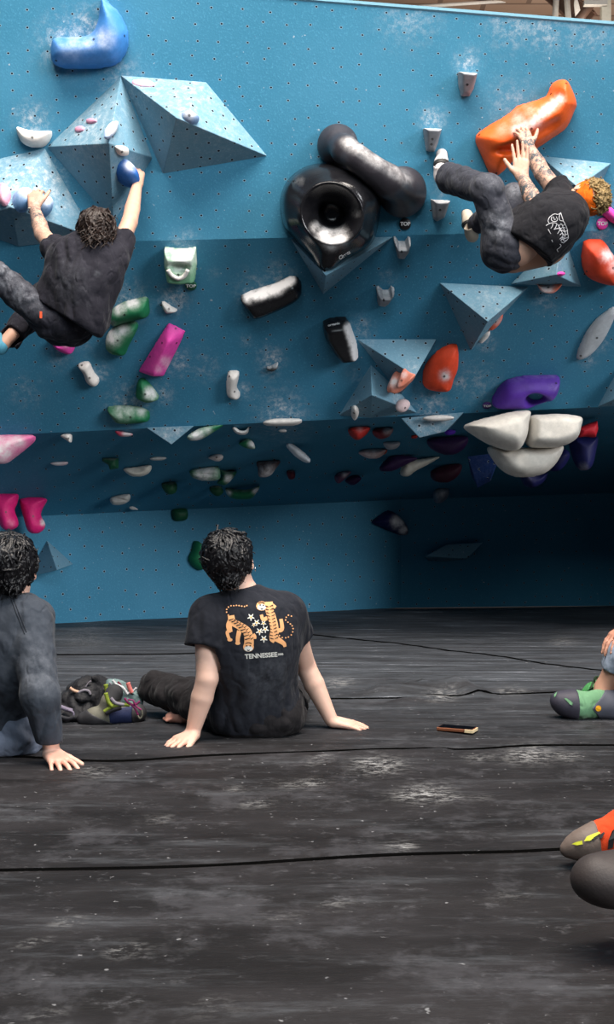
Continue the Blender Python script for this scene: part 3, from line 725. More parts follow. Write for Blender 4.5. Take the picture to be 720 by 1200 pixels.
def on_mesh(bv, px, py):
    L, nn, i, d = bv.ray_cast(CAMP, ray(px, py))
    if L is None: return None, None
    if nn.dot(ray(px, py)) > 0: nn = -nn
    return L, nn
Vo = [Vector(v) for v in (A.tolist())]
for q in ((344,212),(436,216),(384,306),(348,266),(436,258)):
    L, nn = on_mesh(bvh, *q)
    if L: add_bolt(donut, L, nn, .006)
def decal(name, polys, bv, mat, parent, off=.0015, step=None):
    """lay small flat shapes (pixel polygons) on a surface as thin raised print"""
    V, Fc = [], []
    for poly in polys:
        b = len(V); ok = True; tmp = []
        for x, y in poly:
            L, nn = on_mesh(bv, x, y)
            if L is None: ok = False; break
            tmp.append(L+nn*off*.6-ray(x,y)*off*.4)
        if ok and len(tmp) > 2: V += tmp; Fc.append(tuple(range(b, b+len(tmp))))
    if not Fc: return None
    return put(name, pymesh(name, V, Fc, mat, False), parent)
def text_decal(txt, cx, cy, wpx, hpx, ang, bv, mat, parent, off=.002, shear=0, name='lettering', skew=0):
    me = textmesh(txt, 1.0, 0); xs_ = [v.co.x for v in me.vertices]; ys_ = [v.co.y for v in me.vertices]
    w0, h0 = max(xs_)-min(xs_), max(ys_)-min(ys_); mx, my = (max(xs_)+min(xs_))/2, (max(ys_)+min(ys_))/2
    ca, sa = math.cos(ang), math.sin(ang); V = []; ok = True
    for v_ in me.vertices:
        x = (v_.co.x-mx)/w0*wpx+shear*(v_.co.y-my)/h0*hpx; y = -(v_.co.y-my)/h0*hpx
        X_, Y_ = cx+x*ca-y*sa, cy+x*sa+y*ca
        L, nn = on_mesh(bv, X_, Y_)
        if L is None: return None
        V.append(L+nn*off*.6-ray(X_,Y_)*off*.4)
    Fc = [tuple(p.vertices) for p in me.polygons]; bpy.data.meshes.remove(me)
    return put(name, pymesh(name, V, Fc, mat, False), parent)
text_decal('Cheeta', 404, 298.5, 15, 4.4, -.56, bvh, whitem, donut, shear=.2)
# dumbbell
S_ = SDF()
def off(px, py, z): P_, n_ = hit(px, py, BV_WALL); return rp(px, py, P_+n_*z, n_)
nW = hit(430,180,BV_WALL)[1]; xw, yw = Vector((1,0,0)), nW.cross(Vector((1,0,0)))
e1, e2 = off(396,170,.03), off(472,225,.03)
S_.el(e1, (.118,.118,.085), [A3(xw),A3(yw),A3(nW)], k=.03).el(e2, (.14,.145,.11), [A3(xw),A3(yw),A3(nW)], k=.03)
S_.chain([off(396,168,.10), off(405,176,.22), off(420,187,.30), off(438,200,.31), off(455,212,.26), off(470,224,.12)], [.07,.068,.064,.066,.08,.09], k=.06)
V, Q = S_.build(.009, clips=[(A3(off(430,200,-.003)), -A3(nW))])
me = pymesh('climbing_hold', V, Q, hm(srgb(52,49,55), .4)); Nn = vnormals(V, Q)
attr(me, 'chalk', np.maximum(chalk_at(V, ls((408,172),(470,214),13,.75,12)), 0)*np.clip(.45+Nn[:,2]*.9+Nn[:,0]*.3,.15,1))
tag(put('climbing_hold', me, loc=e2), 'dark grey dumbbell shaped hold bridging two round feet', 'climbing hold', HG)
# ---- grey wedges
def wedge(label, pts, lipy, **kw):
    return hold(label, pts, .10, GREY, [], smooth=False, w=.5, tilt=(0,.45), upc=.75, rough=.6, **kw)
wedge('grey wedge hold, highest of the grey ones, left of the big orange hold', [(537,84),(560,86),(556,104),(551,113),(541,112),(538,100)], 0, bolts=[(548,99)])
wedge('grey wedge hold just above the right climber raised shoe', [(496,150),(518,151),(514,168),(510,178),(500,177)], 0, bolts=[(507,163),(506,169)])
wedge('grey wedge hold below the right climber raised foot', [(505,233),(512,234),(521,234),(528,235),(522,255),(513,260),(508,256)], 0, bolts=[(516,246)], craters=[(516,233,7,4,.04,0)])
wedge('grey horned wedge hold just below the black top marker', [(461,280),(464,279),(468,285),(475,285),(479,279),(482,281),(480,293),(475,304),(466,303)], 0, bolts=[(471,295)])
wedge('grey horned wedge hold, lowest of the grey ones', [(441,338),(444,337),(449,342),(456,342),(459,337),(463,340),(457,354),(452,360),(443,358)], 0, bolts=[(450,352)])
# ---- right side
hold('giant orange sloping hold gripped by the right climber', [(558,163),(562,155),(576,145),(595,134),(608,123),(624,118),(642,111),(647,100),(655,93),(664,92),(671,101),(678,121),(675,131),(666,150),(650,162),(624,179),(605,188),(592,201),(583,207),(575,203),(567,185)],
     .20, ORANGE, ls((606,152),(630,142),9,.75,5)+ls((625,143),(656,116),7,.95,7)+[(608,140,14,.45),(620,130,12,.4),(590,150,12,.3)], w=1.1, tilt=(.05,.1), craters=[(598,175,17,5,.07,.12),(640,150,16,5,.03,.6)],
     bolts=[(623,151),(646,110),(664,98),(582,203),(562,158)], upc=.12, rough=.5)
hold('slim pink hold beside the pink top marker at the right edge', [(697,231),(705,234),(722,247),(732,262),(728,266),(712,257),(700,243)], .06, PINK, [], bolts=[(713,246)], upc=.1)
hold('red orange block hold below the pink top marker', [(684,290),(690,284),(704,283),(712,288),(720,300),(728,312),(726,328),(720,335),(705,333),(688,325),(683,310)], .13, srgb(225,70,35), [(712,300,10,1),(722,312,10,.9)], bolts=[(719,314),(688,318)], upc=.1)
hold('white and orange crescent hold under the grey pyramid volume', [(629,331),(634,335),(646,335),(658,329),(659,333),(650,342),(640,343),(633,340)], .06, srgb(230,120,90), [(640,338,12,1)], on='wall', bolts=[(643,337)])
bump('tiny pink dot hold on the grey pyramid volume', 658, 321, 3, 3, .03, PINK, 'all', upc=.1)
hold('orange and white oval hold on the edge of the large triangular volume', [(570,383),(574,376),(583,368),(589,366),(590,372),(585,381),(577,387),(571,386)], .05, srgb(225,100,70), [(582,375,7,.8)], on='wall', d=None, bolts=[(581,377)], upc=.1)
hold('small white stub hold below the orange and white oval one', [(560,398),(566,390),(573,387),(575,391),(570,398),(564,402)], .05, WHITE, [], upc=.3)
hold('orange triangular hold with a chalky spot', [(534,405),(538,410),(538,431),(533,445),(529,457),(518,460),(500,457),(495,447),(499,431),(512,415),(524,408)], .10, srgb(228,72,35), [(522,440,8,1)], bolts=[(521,441)], upc=.08, tilt=(.2,0))
hold('long silver leaf shaped hold near the right edge', [(676,421),(677,412),(687,391),(702,372),(720,360),(724,366),(711,395),(696,414),(683,422)], .045, SILVER, [], bolts=[(700,396),(681,417)], w=1, upc=.3, rough=.45)
hold('purple pocket hold at the right lip', [(577,476),(581,464),(593,450),(614,444),(635,443),(654,443),(658,448),(654,462),(643,472),(630,477),(596,479)], .14, PURPLE, [(650,455,10,.25)], w=.8,
     craters=[(628,465,12,8.5,.24,-.45)], bolts=[(652,449)], upc=.25, rough=.45)
hold('white and coral shell hold on the shaded face of the light blue triangular volume', [(456,448),(460,439),(467,441),(471,435),(476,440),(484,443),(481,450),(472,457),(462,456)], .09, srgb(232,140,115), [(462,448,8,1),(474,440,5,.8)], on='all', noise=.3, bolts=[(471,446)], upc=.3)
bump('white knob low left on the lip pyramid volume', 416, 484, 5, 7, .035, WHITE, 'all', bolts=[(415,484)], upc=.3)
bump('white and pink knob low right on the lip pyramid volume', 473, 475, 7, 8, .045, srgb(230,205,205), 'all', bolts=[(475,478)], upc=.3)
bump('long white crimp hold on the lip volume', 514, 490, 19, 4, .03, WHITE, 'hang', -.02, d=7.68, back=.02)
o = hold('black block hold with one white side, right of centre', [(378,380),(387,376),(405,374),(411,382),(419,405),(421,419),(415,422),(400,424),(390,412),(380,395)], .13, BLACK,
     ls((410,384),(419,419),6,1.6,8), rough=.3, w=.6, smooth=False, upc=.1)
bv_ = BVHTree.FromPolygons([o.matrix_world @ v.co + o.location if False else v.co+o.location for v in o.data.vertices], [tuple(p.vertices) for p in o.data.polygons])
text_decal('organic', 391.5, 380.5, 14, 3.6, -.2, bv_, whitem, o)
# ---- round markers with the word TOP
def marker(px, py, r, col, label, asp=1.0):
    P_, n_ = hit(px, py, BV_WALL); u_ = (Vector((1,0,0))-n_*n_.x).normalized(); v_ = n_.cross(u_); R = r*P_.y/F
    V = []; 
    for zz, rr in ((-.003,R),(.010,R),(.014,R*.9)):
        for k in range(28): a = 2*math.pi*k/28; V.append(P_+u_*math.cos(a)*rr+v_*math.sin(a)*rr*asp+n_*zz)
    Fc = [(j*28+k, j*28+(k+1)%28, (j+1)*28+(k+1)%28, (j+1)*28+k) for j in range(2) for k in range(28)]+[tuple(range(56,84)), tuple(range(28))[::-1]]
    o = empty('route_marker', P_, label, 'route marker', 'round route markers')
    put('disc', pymesh('disc', V, Fc, plain('marker %s' % label[:12], col, .4)), o)
    place_text('TOP', R*.85, P_+n_*.015, u_, v_*asp, n_, o, sx=1.05)
marker(224, 334, 6.8, (.01,.10,.05), 'green round TOP marker under the pale green hold', .9)
marker(475, 262.5, 6.8, (.01,.01,.012), 'black round TOP marker below the dumbbell hold')
marker(706, 262, 6.8, PINK, 'pink round TOP marker near the right edge')
marker(571, 474.5, 5.4, (.06,.02,.16), 'small purple round TOP marker left of the purple pocket hold', .8)
# ---- holds hanging under the lip
HH = dict(on='hang', back=.05)
def hang(label, pts, color, spots=(), H=.06, **kw):
    k = dict(HH); k.update(kw); return hold(label, pts, H, color, spots, **k)
hang('large pink and white cone hold at the left edge under the lip', [(-14,512),(6,509),(25,509),(40,510),(41,516),(32,525),(18,536),(8,543),(-2,544),(-12,535)], srgb(240,110,170), [(2,528,22,1),(20,518,12,.8)], H=.12, back=.1)
hang('small white bean hold under the lip, left', [(71,511),(77,508),(84,509),(84,517),(82,519),(78,516)], WHITE, H=.04, bolts=[(80,514)])
hang('thin pale hold beneath the small white bean', [(59,543),(66,541),(79,541),(77,545),(66,546)], srgb(225,200,205), [(66,543,8,.8)], H=.04)
hang('red and white chip hold at the lip beside the triangular lip volume', [(135,505),(140,505),(155,508),(153,511),(143,512),(137,509)], srgb(210,60,90), [(150,509,8,1)], H=.04)
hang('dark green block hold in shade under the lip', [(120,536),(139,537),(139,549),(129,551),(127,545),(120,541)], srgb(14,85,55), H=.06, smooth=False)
hang('cream half moon hold with a dimpled face', [(145,549),(160,547),(177,545),(176,553),(168,558),(157,559),(149,555)], CREAM, H=.07, craters=[(161,551,9,3,.02,-.05)])
hang('grey white oval hold left of centre below the half moon', [(129,584),(140,580),(152,579),(152,586),(145,591),(133,592)], srgb(185,185,180), H=.06, craters=[(141,585,9,1.5,.015,-.2)])
hang('tiny white chip hold nearest the back wall, left', [(151,594),(156,593),(162,597),(158,598),(153,597)], WHITE, H=.03, back=.02)
hang('thin pale sliver hold right of the half moon', [(176,537),(184,535),(195,536),(192,539),(183,540),(177,539)], srgb(205,205,200), H=.04)
hang('magenta hanging hold, left of the pair', [(-4,579),(8,578),(21,579),(20,590),(17,598),(21,610),(20,618),(10,622),(2,618),(-3,604),(-7,590)], MAGENTA, [(13,613,7,.4)], H=.09, back=.08, bolts=[(7,600)], upc=.1)
hang('magenta hanging hold, right of the pair', [(23,587),(28,583),(42,582),(55,585),(50,596),(48,604),(53,614),(50,622),(41,626),(33,622),(28,607)], MAGENTA, [(51,612,5,1)], H=.09, back=.08, bolts=[(39,605)], upc=.1)
hang('green and white blade hold at the lip', [(219,512),(228,505),(240,500),(262,498),(250,507),(236,515),(224,517)], GREEN, [(230,511,12,1),(243,505,8,.6)], H=.06)
hang('white smiling arc hold at the lip, centre', [(272,502),(276,500),(281,504),(288,504),(292,500),(291,507),(285,510),(277,508)], WHITE, H=.05)
hang('green nose hold under the white arc', [(280,519),(290,514),(297,518),(299,526),(291,526),(283,523)], GREEN, [(296,521,6,1)], H=.06)
hang('long white rounded hold on the lip, centre', [(308,495),(318,491),(338,490),(353,491),(354,495),(345,499),(325,500),(312,499)], WHITE, [], H=.07, d=7.7, back=.04)
hang('tiny pair of white screws below the long white lip hold', [(326,505),(329,503),(335,503),(336,506),(331,507)], WHITE, H=.03, back=.02)
hang('white diagonal bar hold under the lip', [(335,522),(340,519),(352,526),(364,538),(361,543),(350,538),(341,530)], srgb(215,220,225), [(352,532,10,.6)], H=.06)
hang('small pale peaked hold in the middle of the shaded roof', [(244,536),(253,532),(261,533),(261,538),(255,541),(246,538)], srgb(205,195,190), H=.05, bolts=[(254,536)])
hang('green and white mouth hold in the shaded roof', [(222,552),(232,549),(255,547),(259,557),(255,563),(240,564),(226,560)], GREEN, [(240,556,16,1)], H=.08, craters=[(240,556,15,1.5,.02,-.05)])
hang('green fin hold behind the mouth hold', [(256,550),(268,552),(278,552),(272,562),(263,569),(254,566),(259,558)], srgb(16,90,60), [(268,561,6,1)], H=.06, back=.08)
hang('brown block hold with a white lower face', [(301,541),(315,540),(329,540),(324,549),(316,558),(304,559),(302,549)], srgb(70,50,55), [(314,555,12,1)], H=.08)
hang('green bowl hold lowest in the middle of the shaded roof', [(264,572),(275,573),(290,573),(305,569),(300,579),(294,585),(280,586),(268,582)], GREEN, [(268,577,5,1),(300,575,5,1)], H=.09)
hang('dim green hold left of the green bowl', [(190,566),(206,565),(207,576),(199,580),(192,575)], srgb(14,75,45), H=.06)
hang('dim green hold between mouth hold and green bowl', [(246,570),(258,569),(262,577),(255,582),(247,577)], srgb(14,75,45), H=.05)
hang('dark red nub hold in deep shade right of the white bar', [(336,552),(345,551),(346,560),(339,562)], srgb(90,20,40), H=.05)
hold('dim green square hold high on the back wall', [(203,597),(219,596),(220,608),(212,611),(204,609)], .07, srgb(14,80,50), on='wall', upc=.05)
hold('green hold on the back wall beside the seated person head', [(229,634),(236,636),(240,650),(238,668),(228,665),(222,655),(226,645)], .10, GREEN, on='wall', upc=.05)
# right
hang('dull red round hold under the lip pyramid, left', [(408,503),(418,500),(434,501),(429,510),(419,516),(411,511)], srgb(170,40,35), [(421,502,6,.4)], H=.08, upc=.1)
hang('dull red hold with chalk beside the round red one', [(437,504),(448,501),(461,502),(457,511),(446,515),(438,510)], srgb(120,40,50), [(455,505,7,.7)], H=.07, upc=.1)
hang('small grey white hold right of the dull red pair', [(449,519),(458,517),(469,518),(466,525),(455,527)], srgb(170,170,175), H=.06)
hang('grey white shell hold with an orange rim', [(420,530),(430,526),(447,526),(453,528),(446,536),(436,538),(426,535)], srgb(195,160,155), [(436,532,12,.7)], H=.07)
hang('orange sliver hold right of the shell hold', [(446,526),(454,527),(452,532),(446,533)], srgb(200,70,35), H=.05, upc=.05)
hang('dark purple long hold in the shaded roof', [(444,550),(456,535),(470,533),(490,537),(476,545),(458,553)], DKPURPLE, H=.08, upc=.05)
hang('cream wedge hold pointing right in deep shade', [(469,551),(475,541),(490,538),(516,535),(505,543),(488,552),(478,559),(470,557)], CREAM, [], H=.08, smooth=True)
hang('pale chipped hold in the dark left of the purple one', [(392,558),(402,552),(412,553),(404,562),(396,567)], srgb(95,60,90), [(404,556,5,.6)], H=.05)
hang('dark purple hold deep under the lip', [(404,563),(416,556),(424,561),(414,569)], DKPURPLE, H=.05, upc=.05)
hang('tiny red dot hold beside the lip volume', [(482,511),(486,509),(490,511),(488,514),(483,514)], srgb(190,45,35), H=.03, back=.02, upc=.05)
hang('small bright purple hold under the right lip', [(521,505),(527,503),(534,505),(532,509),(524,510)], srgb(95,40,190), H=.04, upc=.2)
hang('big dark purple hold under the right lip', [(500,516),(520,512),(548,512),(544,526),(528,534),(508,528)], DKPURPLE, H=.10, upc=.03)
hang('maroon hold deep in the shade right of centre', [(505,552),(522,545),(541,544),(538,557),(524,566),(508,563)], srgb(60,15,40), H=.08, upc=.03)
hang('grey chalky hold deep below the cream wedge', [(508,577),(514,572),(526,573),(525,583),(516,590),(509,587)], srgb(105,115,130), [(517,578,8,.6)], H=.07)
hold('dark blue hold with a white ledge on the dark back wall', [(438,612),(448,603),(458,598),(470,606),(478,618),(476,628),(462,624),(448,618)], .12, DKBLUE, [(466,612,9,1.1),(473,621,7,1.1)], on='wall', upc=.1)
hang('crimson flag shaped hold right of the white scoops', [(677,502),(688,497),(700,493),(701,503),(698,513),(686,512),(678,513)], srgb(200,30,45), H=.07, d=8.0, upc=.05, smooth=False)
hang('large dark blue drop hold right of the white scoops', [(668,514),(684,512),(700,512),(698,530),(694,546),(686,552),(678,549),(671,535)], DKBLUE, [(684,548,8,.4)], H=.12, d=8.3, back=.1, upc=.03)
hang('dark blue hold peeking under the white scoops', [(612,552),(626,556),(642,553),(636,566),(622,572),(612,564)], DKBLUE, [(624,558,10,.3)], H=.1, d=8.5, back=.1, upc=.03)
hang('dark blue hold behind the lowest white scoop on the right', [(645,528),(662,526),(668,535),(658,550),(646,552),(640,542)], srgb(22,25,90), H=.1, d=8.6, back=.1, upc=.03)
# three white scoops
hang('white scoop hold, upper left of the three big ones', [(543,500),(556,493),(575,488),(596,483),(612,481),(621,483),(619,497),(617,511),(611,524),(603,529),(590,527),(573,521),(556,511)], srgb(222,216,206), [], H=.22, d=7.62, back=.14, w=.85, upc=.2)
hang('white scoop hold, upper right of the three big ones', [(619,489),(634,486),(650,485),(666,486),(680,490),(679,502),(675,514),(665,521),(652,525),(634,526),(620,523),(616,512)], srgb(222,216,206), [], H=.2, d=7.68, back=.14, w=.6, upc=.2)
hang('white scoop hold, lowest of the three big ones', [(571,524),(590,524),(620,524),(645,522),(660,523),(653,541),(640,554),(626,559),(610,560),(594,555),(581,543)], srgb(212,206,196), [], H=.16, d=7.8, back=.14, w=.8, upc=.2)
# ---------------------------------------------------------------- people
SKIN = skinmat('fair skin', (.78,.50,.39)); SKIN2 = skinmat('tanned skin', (.62,.37,.27)); SKIN3 = skinmat('brown skin', (.42,.22,.14))
def nrm(v): v = np.asarray(v, float); return v/max(np.linalg.norm(v), 1e-9)
def J(px, py, d): return A3(W3(px, py, d))
def hand(s, wr, fdir, back, side, curl=(.3,.3,.3), spread=.12, sc=1.0, thumb=(.7,.35), k=.007):
    """fdir: wrist to knuckles; back: normal of the back of the hand; side: towards the thumb"""
    f = nrm(fdir); b = nrm(np.asarray(back)-f*np.dot(back, f)); t = np.cross(f, b); t = t if np.dot(t, side) > 0 else -t
    wr = np.asarray(wr, float); L = [.078,.084,.080,.070]; off = [.030,.010,-.010,-.028]; fl = [(.042,.026,.021),(.047,.029,.022),(.043,.027,.021),(.033,.021,.018)]
    for i in range(4):
        kn = wr+f*L[i]*sc+t*off[i]*sc
        s.rc(wr+t*off[i]*.55*sc, kn, .0165*sc, .0120*sc, k=.012)
        d = nrm(f+t*off[i]/.03*spread); p = kn; r = .0098*sc*(1 if i < 3 else .88)
        for j in range(3):
            a = curl[j]; d = nrm(d*math.cos(a)-b*math.sin(a)); q = p+d*fl[i][j]*sc; r2 = r*.9
            s.rc(p, q, r, r2, k=.003 if j == 0 else .002); p = q; r = r2
        # keep the bend plane of the next finger
    t0 = wr+f*.018*sc+t*.022*sc; d = nrm(f*math.cos(thumb[0])+t*math.sin(thumb[0])-b*thumb[1])
    t1 = t0+d*.040*sc; d2 = nrm(d+f*.35-b*.1); t2 = t1+d2*.032*sc; t3 = t2+nrm(d2+f*.2)*.026*sc
    s.rc(t0, t1, .017*sc, .0125*sc, k=.010).rc(t1, t2, .0118*sc, .0108*sc, k=.003).rc(t2, t3, .0105*sc, .0090*sc, k=.003)
def head(s, c, upv, face, sc=1.0):
    """skull, jaw, face, ears; returns the axes"""
    u = nrm(upv); f = nrm(np.asarray(face)-u*np.dot(face, u)); r = np.cross(f, u); ax = [r, f, u]; c = np.asarray(c, float)
    def P(a, b, h): return c+(r*a+f*b+u*h)*sc
    s.el(P(0,-.012,.028), (.074*sc,.094*sc,.086*sc), ax, k=.02)
    s.el(P(0,.030,-.035), (.056*sc,.058*sc,.070*sc), ax, k=.03)
    s.rc(P(-.045,.0,-.055), P(0,.068,-.088), .020*sc, .016*sc, k=.02).rc(P(.045,.0,-.055), P(0,.068,-.088), .020*sc, .016*sc, k=.02)
    s.rc(P(0,.082,.010), P(0,.103,-.026), .008*sc, .012*sc, k=.010)
    s.rc(P(-.028,.084,.024), P(.028,.084,.024), .009*sc, .009*sc, k=.012)
    s.rc(P(-.018,.088,-.052), P(.018,.088,-.052), .006*sc, .006*sc, k=.006).rc(P(-.015,.086,-.061), P(.015,.086,-.061), .007*sc, .007*sc, k=.005)
    for q in (-1,1):
        s.el(P(q*.030,.078,.008), (.012*sc,.010*sc,.008*sc), ax, k=.004)
        s.el(P(q*.082,-.004,-.010), (.009*sc,.020*sc,.032*sc), ax, k=.006)
        s.el(P(q*.090,-.004,-.006), (.006*sc,.010*sc,.016*sc), ax, k=.004, sub=True)
    return ax, P
def torso(s, nk, ch, pv, shL, shR, wid=1.0, e=0.0, k=.06, collar=None):
    r = nrm(np.asarray(shR)-shL); u = nrm(np.asarray(nk)-pv); f = nrm(np.cross(u, r)); r2 = np.cross(f, u); ax = [r2, f, u]
    nk, ch, pv = map(lambda x: np.asarray(x, float), (nk, ch, pv)); mid = (ch+pv)/2
    s.el(ch, (.165*wid+e,.112+e,.19+e), ax, k=k); s.el(mid, (.140*wid+e,.100+e,.17+e), ax, k=k); s.el(pv, (.160*wid+e,.115+e,.13+e), ax, k=k)
    s.rc(np.asarray(shL)+r*.03, np.asarray(shR)-r*.03, .052+e, .052+e, k=k)
    tm = (np.asarray(shL)+shR)/2
    s.rc(tm+u*.01, nk, .062+e*.8, .050+e*.5, k=.04, cut=None if collar is None else [(nk+u*collar, u)])
    return ax
def mesh_sdf(s, h, name, mat, parent, disp=None, clips=(), inflate=0, smooth=2, attrs=None):
    V, Q = s.build(h, disp, clips, inflate, smooth); me = pymesh(name, V, Q, mat)
    N = vnormals(V, Q)
    for a in ('chalk','rosy','tattoo'):
        if attrs and a in attrs: attr(me, a, attrs[a](V, N))
    o = put(name, me, parent); bv = BVHTree.FromPolygons([Vector(v) for v in V.tolist()], Q.tolist())
    return o, bv
def spots3(sp): 
    def f(V, N):
        a = np.zeros(len(V))
        for c, r, s_ in sp: a = np.maximum(a, s_*np.exp(-(((V-np.asarray(c))**2).sum(1)/(r*r))))
        return a
    return f
def hairmat(name, col, rough=.35):
    if name in MC: return MC[name]
    t = NT(name, max(rough,.38), .35); oc = t.coord('Object', (1,1,.35)); n = t.noise(oc, 90, 3)
    t.color(t.mix(n, tuple(x*.35 for x in col), tuple(min(1, x*1.3) for x in col))); t.bump(t.noise(t.coord('Object',(1,1,.5)), 160, 3), .6, .004)
    t.b.inputs['Coat Weight'].default_value = .0; t.b.inputs['Coat Roughness'].default_value = .3
    MC[name] = t.m; return t.m
def hair(ax, P, c, mat, parent, n=260, length=.09, sc=1.0, seed=1, nk=None, wave=.010, lo=-.6, curly=0, volume_=1.0, h=.0030, taper=5.0, mess=.38, lift=.12):
    """a cap plus many thin locks lying on the skull, running down from the crown"""
    R = np.random.RandomState(seed); s = SDF(); r_, f_, u_ = [np.array(a) for a in ax]; E = np.array((.080,.098,.089))*sc*volume_; C0 = np.array(P(0,-.018,.034)); nkx = 0 if nk is None else float((np.asarray(nk)-C0)@r_)
    def W(q): return C0+r_*q[0]*E[0]+f_*q[1]*E[1]+u_*q[2]*E[2]
    s.el(C0, tuple(E*.985), ax, k=.01, cut=[(P(0,.050,.0), f_), (P(0,0,.034+.09*max(lo,-.5)), -u_)])
    if lo < -.3: s.el(P(0,-.036,-.022), (.058*sc*volume_,.062*sc*volume_,.070*sc), ax, k=.012, cut=[(P(0,-.005,0), f_)])
    crown = nrm((.12,-.35,1.0))
    for i in range(n):
        while True:
            q = R.normal(size=3); q /= np.linalg.norm(q)
            if q[2] > lo and not (q[1] > .5 and q[2] < .5) and not (abs(q[0]) > .62 and q[2] < -.2): break
        axr = np.cross(crown, q); axr = axr/max(np.linalg.norm(axr), .05); axr = nrm(axr+R.normal(size=3)*(mess if not curly else 1.2))
        m = 8; L = length*R.uniform(.6,1.1); ph = R.uniform(0,6.28); lift0 = R.uniform(1.0,1.045); lift1 = lift0+R.uniform(-.02,lift); pts = []; p = q.copy(); down = 0
        clump = math.sin(q[0]*9+q[1]*7)*1.5
        for j in range(m):
            t_ = j/(m-1); side = nrm(np.cross(axr, p))*0+axr
            w = wave*math.sin(ph*.35+clump+t_*4.5)*t_
            pos = W(p*(lift0+(lift1-lift0)*t_))+(r_*side[0]+f_*side[1]+u_*side[2])*w*1.6
            pos = pos-u_*down; ctr = np.array(P(0,-.02,-.05)); pos = pos-r_*((pos-ctr)@r_-nkx)*min(.38,down*taper)-f_*((pos-ctr)@f_)*min(.4,down*taper*.6)*(-0)
            if curly: pos = pos+(r_*math.cos(ph+j*1.7)+f_*math.sin(ph+j*1.7)+u_*math.sin(ph*2+j*1.3))*curly
            pts.append(pos)
            ang = L/(m-1)/.09
            if p[2] < -.45 and not curly: down += L/(m-1)*.62
            else: p = p*math.cos(ang)+np.cross(axr, p)*math.sin(ang)
        r0 = R.uniform(.0034,.0060)*sc; rad = [r0*(.55+.45*math.sin(math.pi*min(1,.25+j/(m-1)))) if j < m-1 else r0*.3 for j in range(m)]
        s.chain(pts, rad, k=.0010)
    V, Q = s.build(h, smooth=0)
    me = pymesh('hair', V, Q, mat); return put('hair', me, parent)
def shoe(parent, heel, toe, upv, cols, w=.045, L=None, names=('shoe_upper','rubber_sole','shoe_strap'), h=.004, fat=1.0, slope=.55, lev=.026):
    """climbing shoe: upper, rubber sole and toe, strap; heel and toe are the two ends of the sole line"""
    heel, toe = np.asarray(heel, float), np.asarray(toe, float); f = nrm(toe-heel); u = nrm(np.asarray(upv)-f*np.dot(upv, f)); r = np.cross(f, u); Ln = np.linalg.norm(toe-heel)
    def P(a, b, c): return heel+f*a*Ln+r*b+u*c
    s = SDF()
    s.rc(P(.10,0,.040*fat), P(.16,0,.040*fat), .034*fat, .036*fat, k=.02).rc(P(.15,0,.05*fat), P(.55,0,.042*fat), .038*fat, .036*fat, k=.03)
    s.rc(P(.55,.006,.036*fat), P(.82,.006,.028*fat), .044*fat, .034*fat, k=.03).rc(P(.8,0,.025*fat), P(.93,-.004,.018*fat), .030*fat, .018*fat, k=.02)
    s.rc(P(.2,0,.07*fat), P(.25,0,.10*fat), .036*fat, .038*fat, k=.02)
    s.rc(P(.28,0,.10*fat), P(.22,0,.17*fat), .030*fat, .033*fat, k=.01, sub=True)
    o1, bv = mesh_sdf(s, h, names[0], cols[0], parent, clips=[(P(0,0,.001), -u)])
    s2 = s.copy(); n1 = nrm(-f*.25+u)
    o2, _ = mesh_sdf(s2, h, names[1], cols[1], parent, clips=[(P(.5,0,lev*fat), nrm(u-f*slope)), (P(0,0,-.003), -u)], inflate=.0035)
    if cols[2]:
        s3 = s.copy(); mesh_sdf(s3, h*.8, names[2], cols[2], parent, clips=[(P(.40,0,.08), nrm(-f-u*.2)), (P(.50,0,.08), nrm(f+u*.2)), (P(0,0,.03*fat), -u)], inflate=.0045)
    return bv, P
rubber = plain('dark shoe rubber', (.035,.034,.038), .55, bump=.1)
tshirt = cloth('black cotton', (.018,.020,.028), .10, fscale=6)
denimb = cloth('black denim', (.022,.023,.032), .45, fscale=8)
# ================= seated person, centre, tiger T-shirt
o = empty('person', gp(298, 858), 'person in black T-shirt printed with two tigers, sitting leaning back on both hands', 'person')
pc = o
nk, ch, pv = J(284,692,4.50), J(295,752,4.50), J(300,826,4.60); shL, shR = J(243,722,4.46), J(338,718,4.56)
elL, wrL = J(243,795,4.42), J(226,858,4.44); elR, wrR = J(358,780,4.74), J(388,843,4.71)
hc = J(269,660,4.48); up_ = nrm(J(266,620,4.46)-J(284,700,4.50)); fc = nrm((.10,.95,-.02))
s = SDF(); ax = torso(s, nk, ch, pv, shL, shR)
haxis, HP = head(s, hc, up_, fc)
s.chain([nk-up_*.03, hc-up_*.05], [.056,.052], k=.03)
for a, b, c in ((shL, elL, wrL), (shR, elR, wrR)):
    s.rc(a, b, .050, .041, k=.014).rc(b, b+(c-b)*.35, .040, .041, k=.010).rc(b+(c-b)*.35, c, .041, .027, k=.006)
hand(s, wrL+A3((0,-.005,-.008)), (-.50,-.70,-.10), (0,-.08,1), (.8,-.5,0), (.20,.45,.30), .14, sc=.96, thumb=(.5,.2))
hand(s, wrR+A3((.01,0,-.01)), (.95,-.10,-.13), (0,-.15,1), (0,1,0), (.15,.25,.15), .05, sc=.95, thumb=(.5,.1))
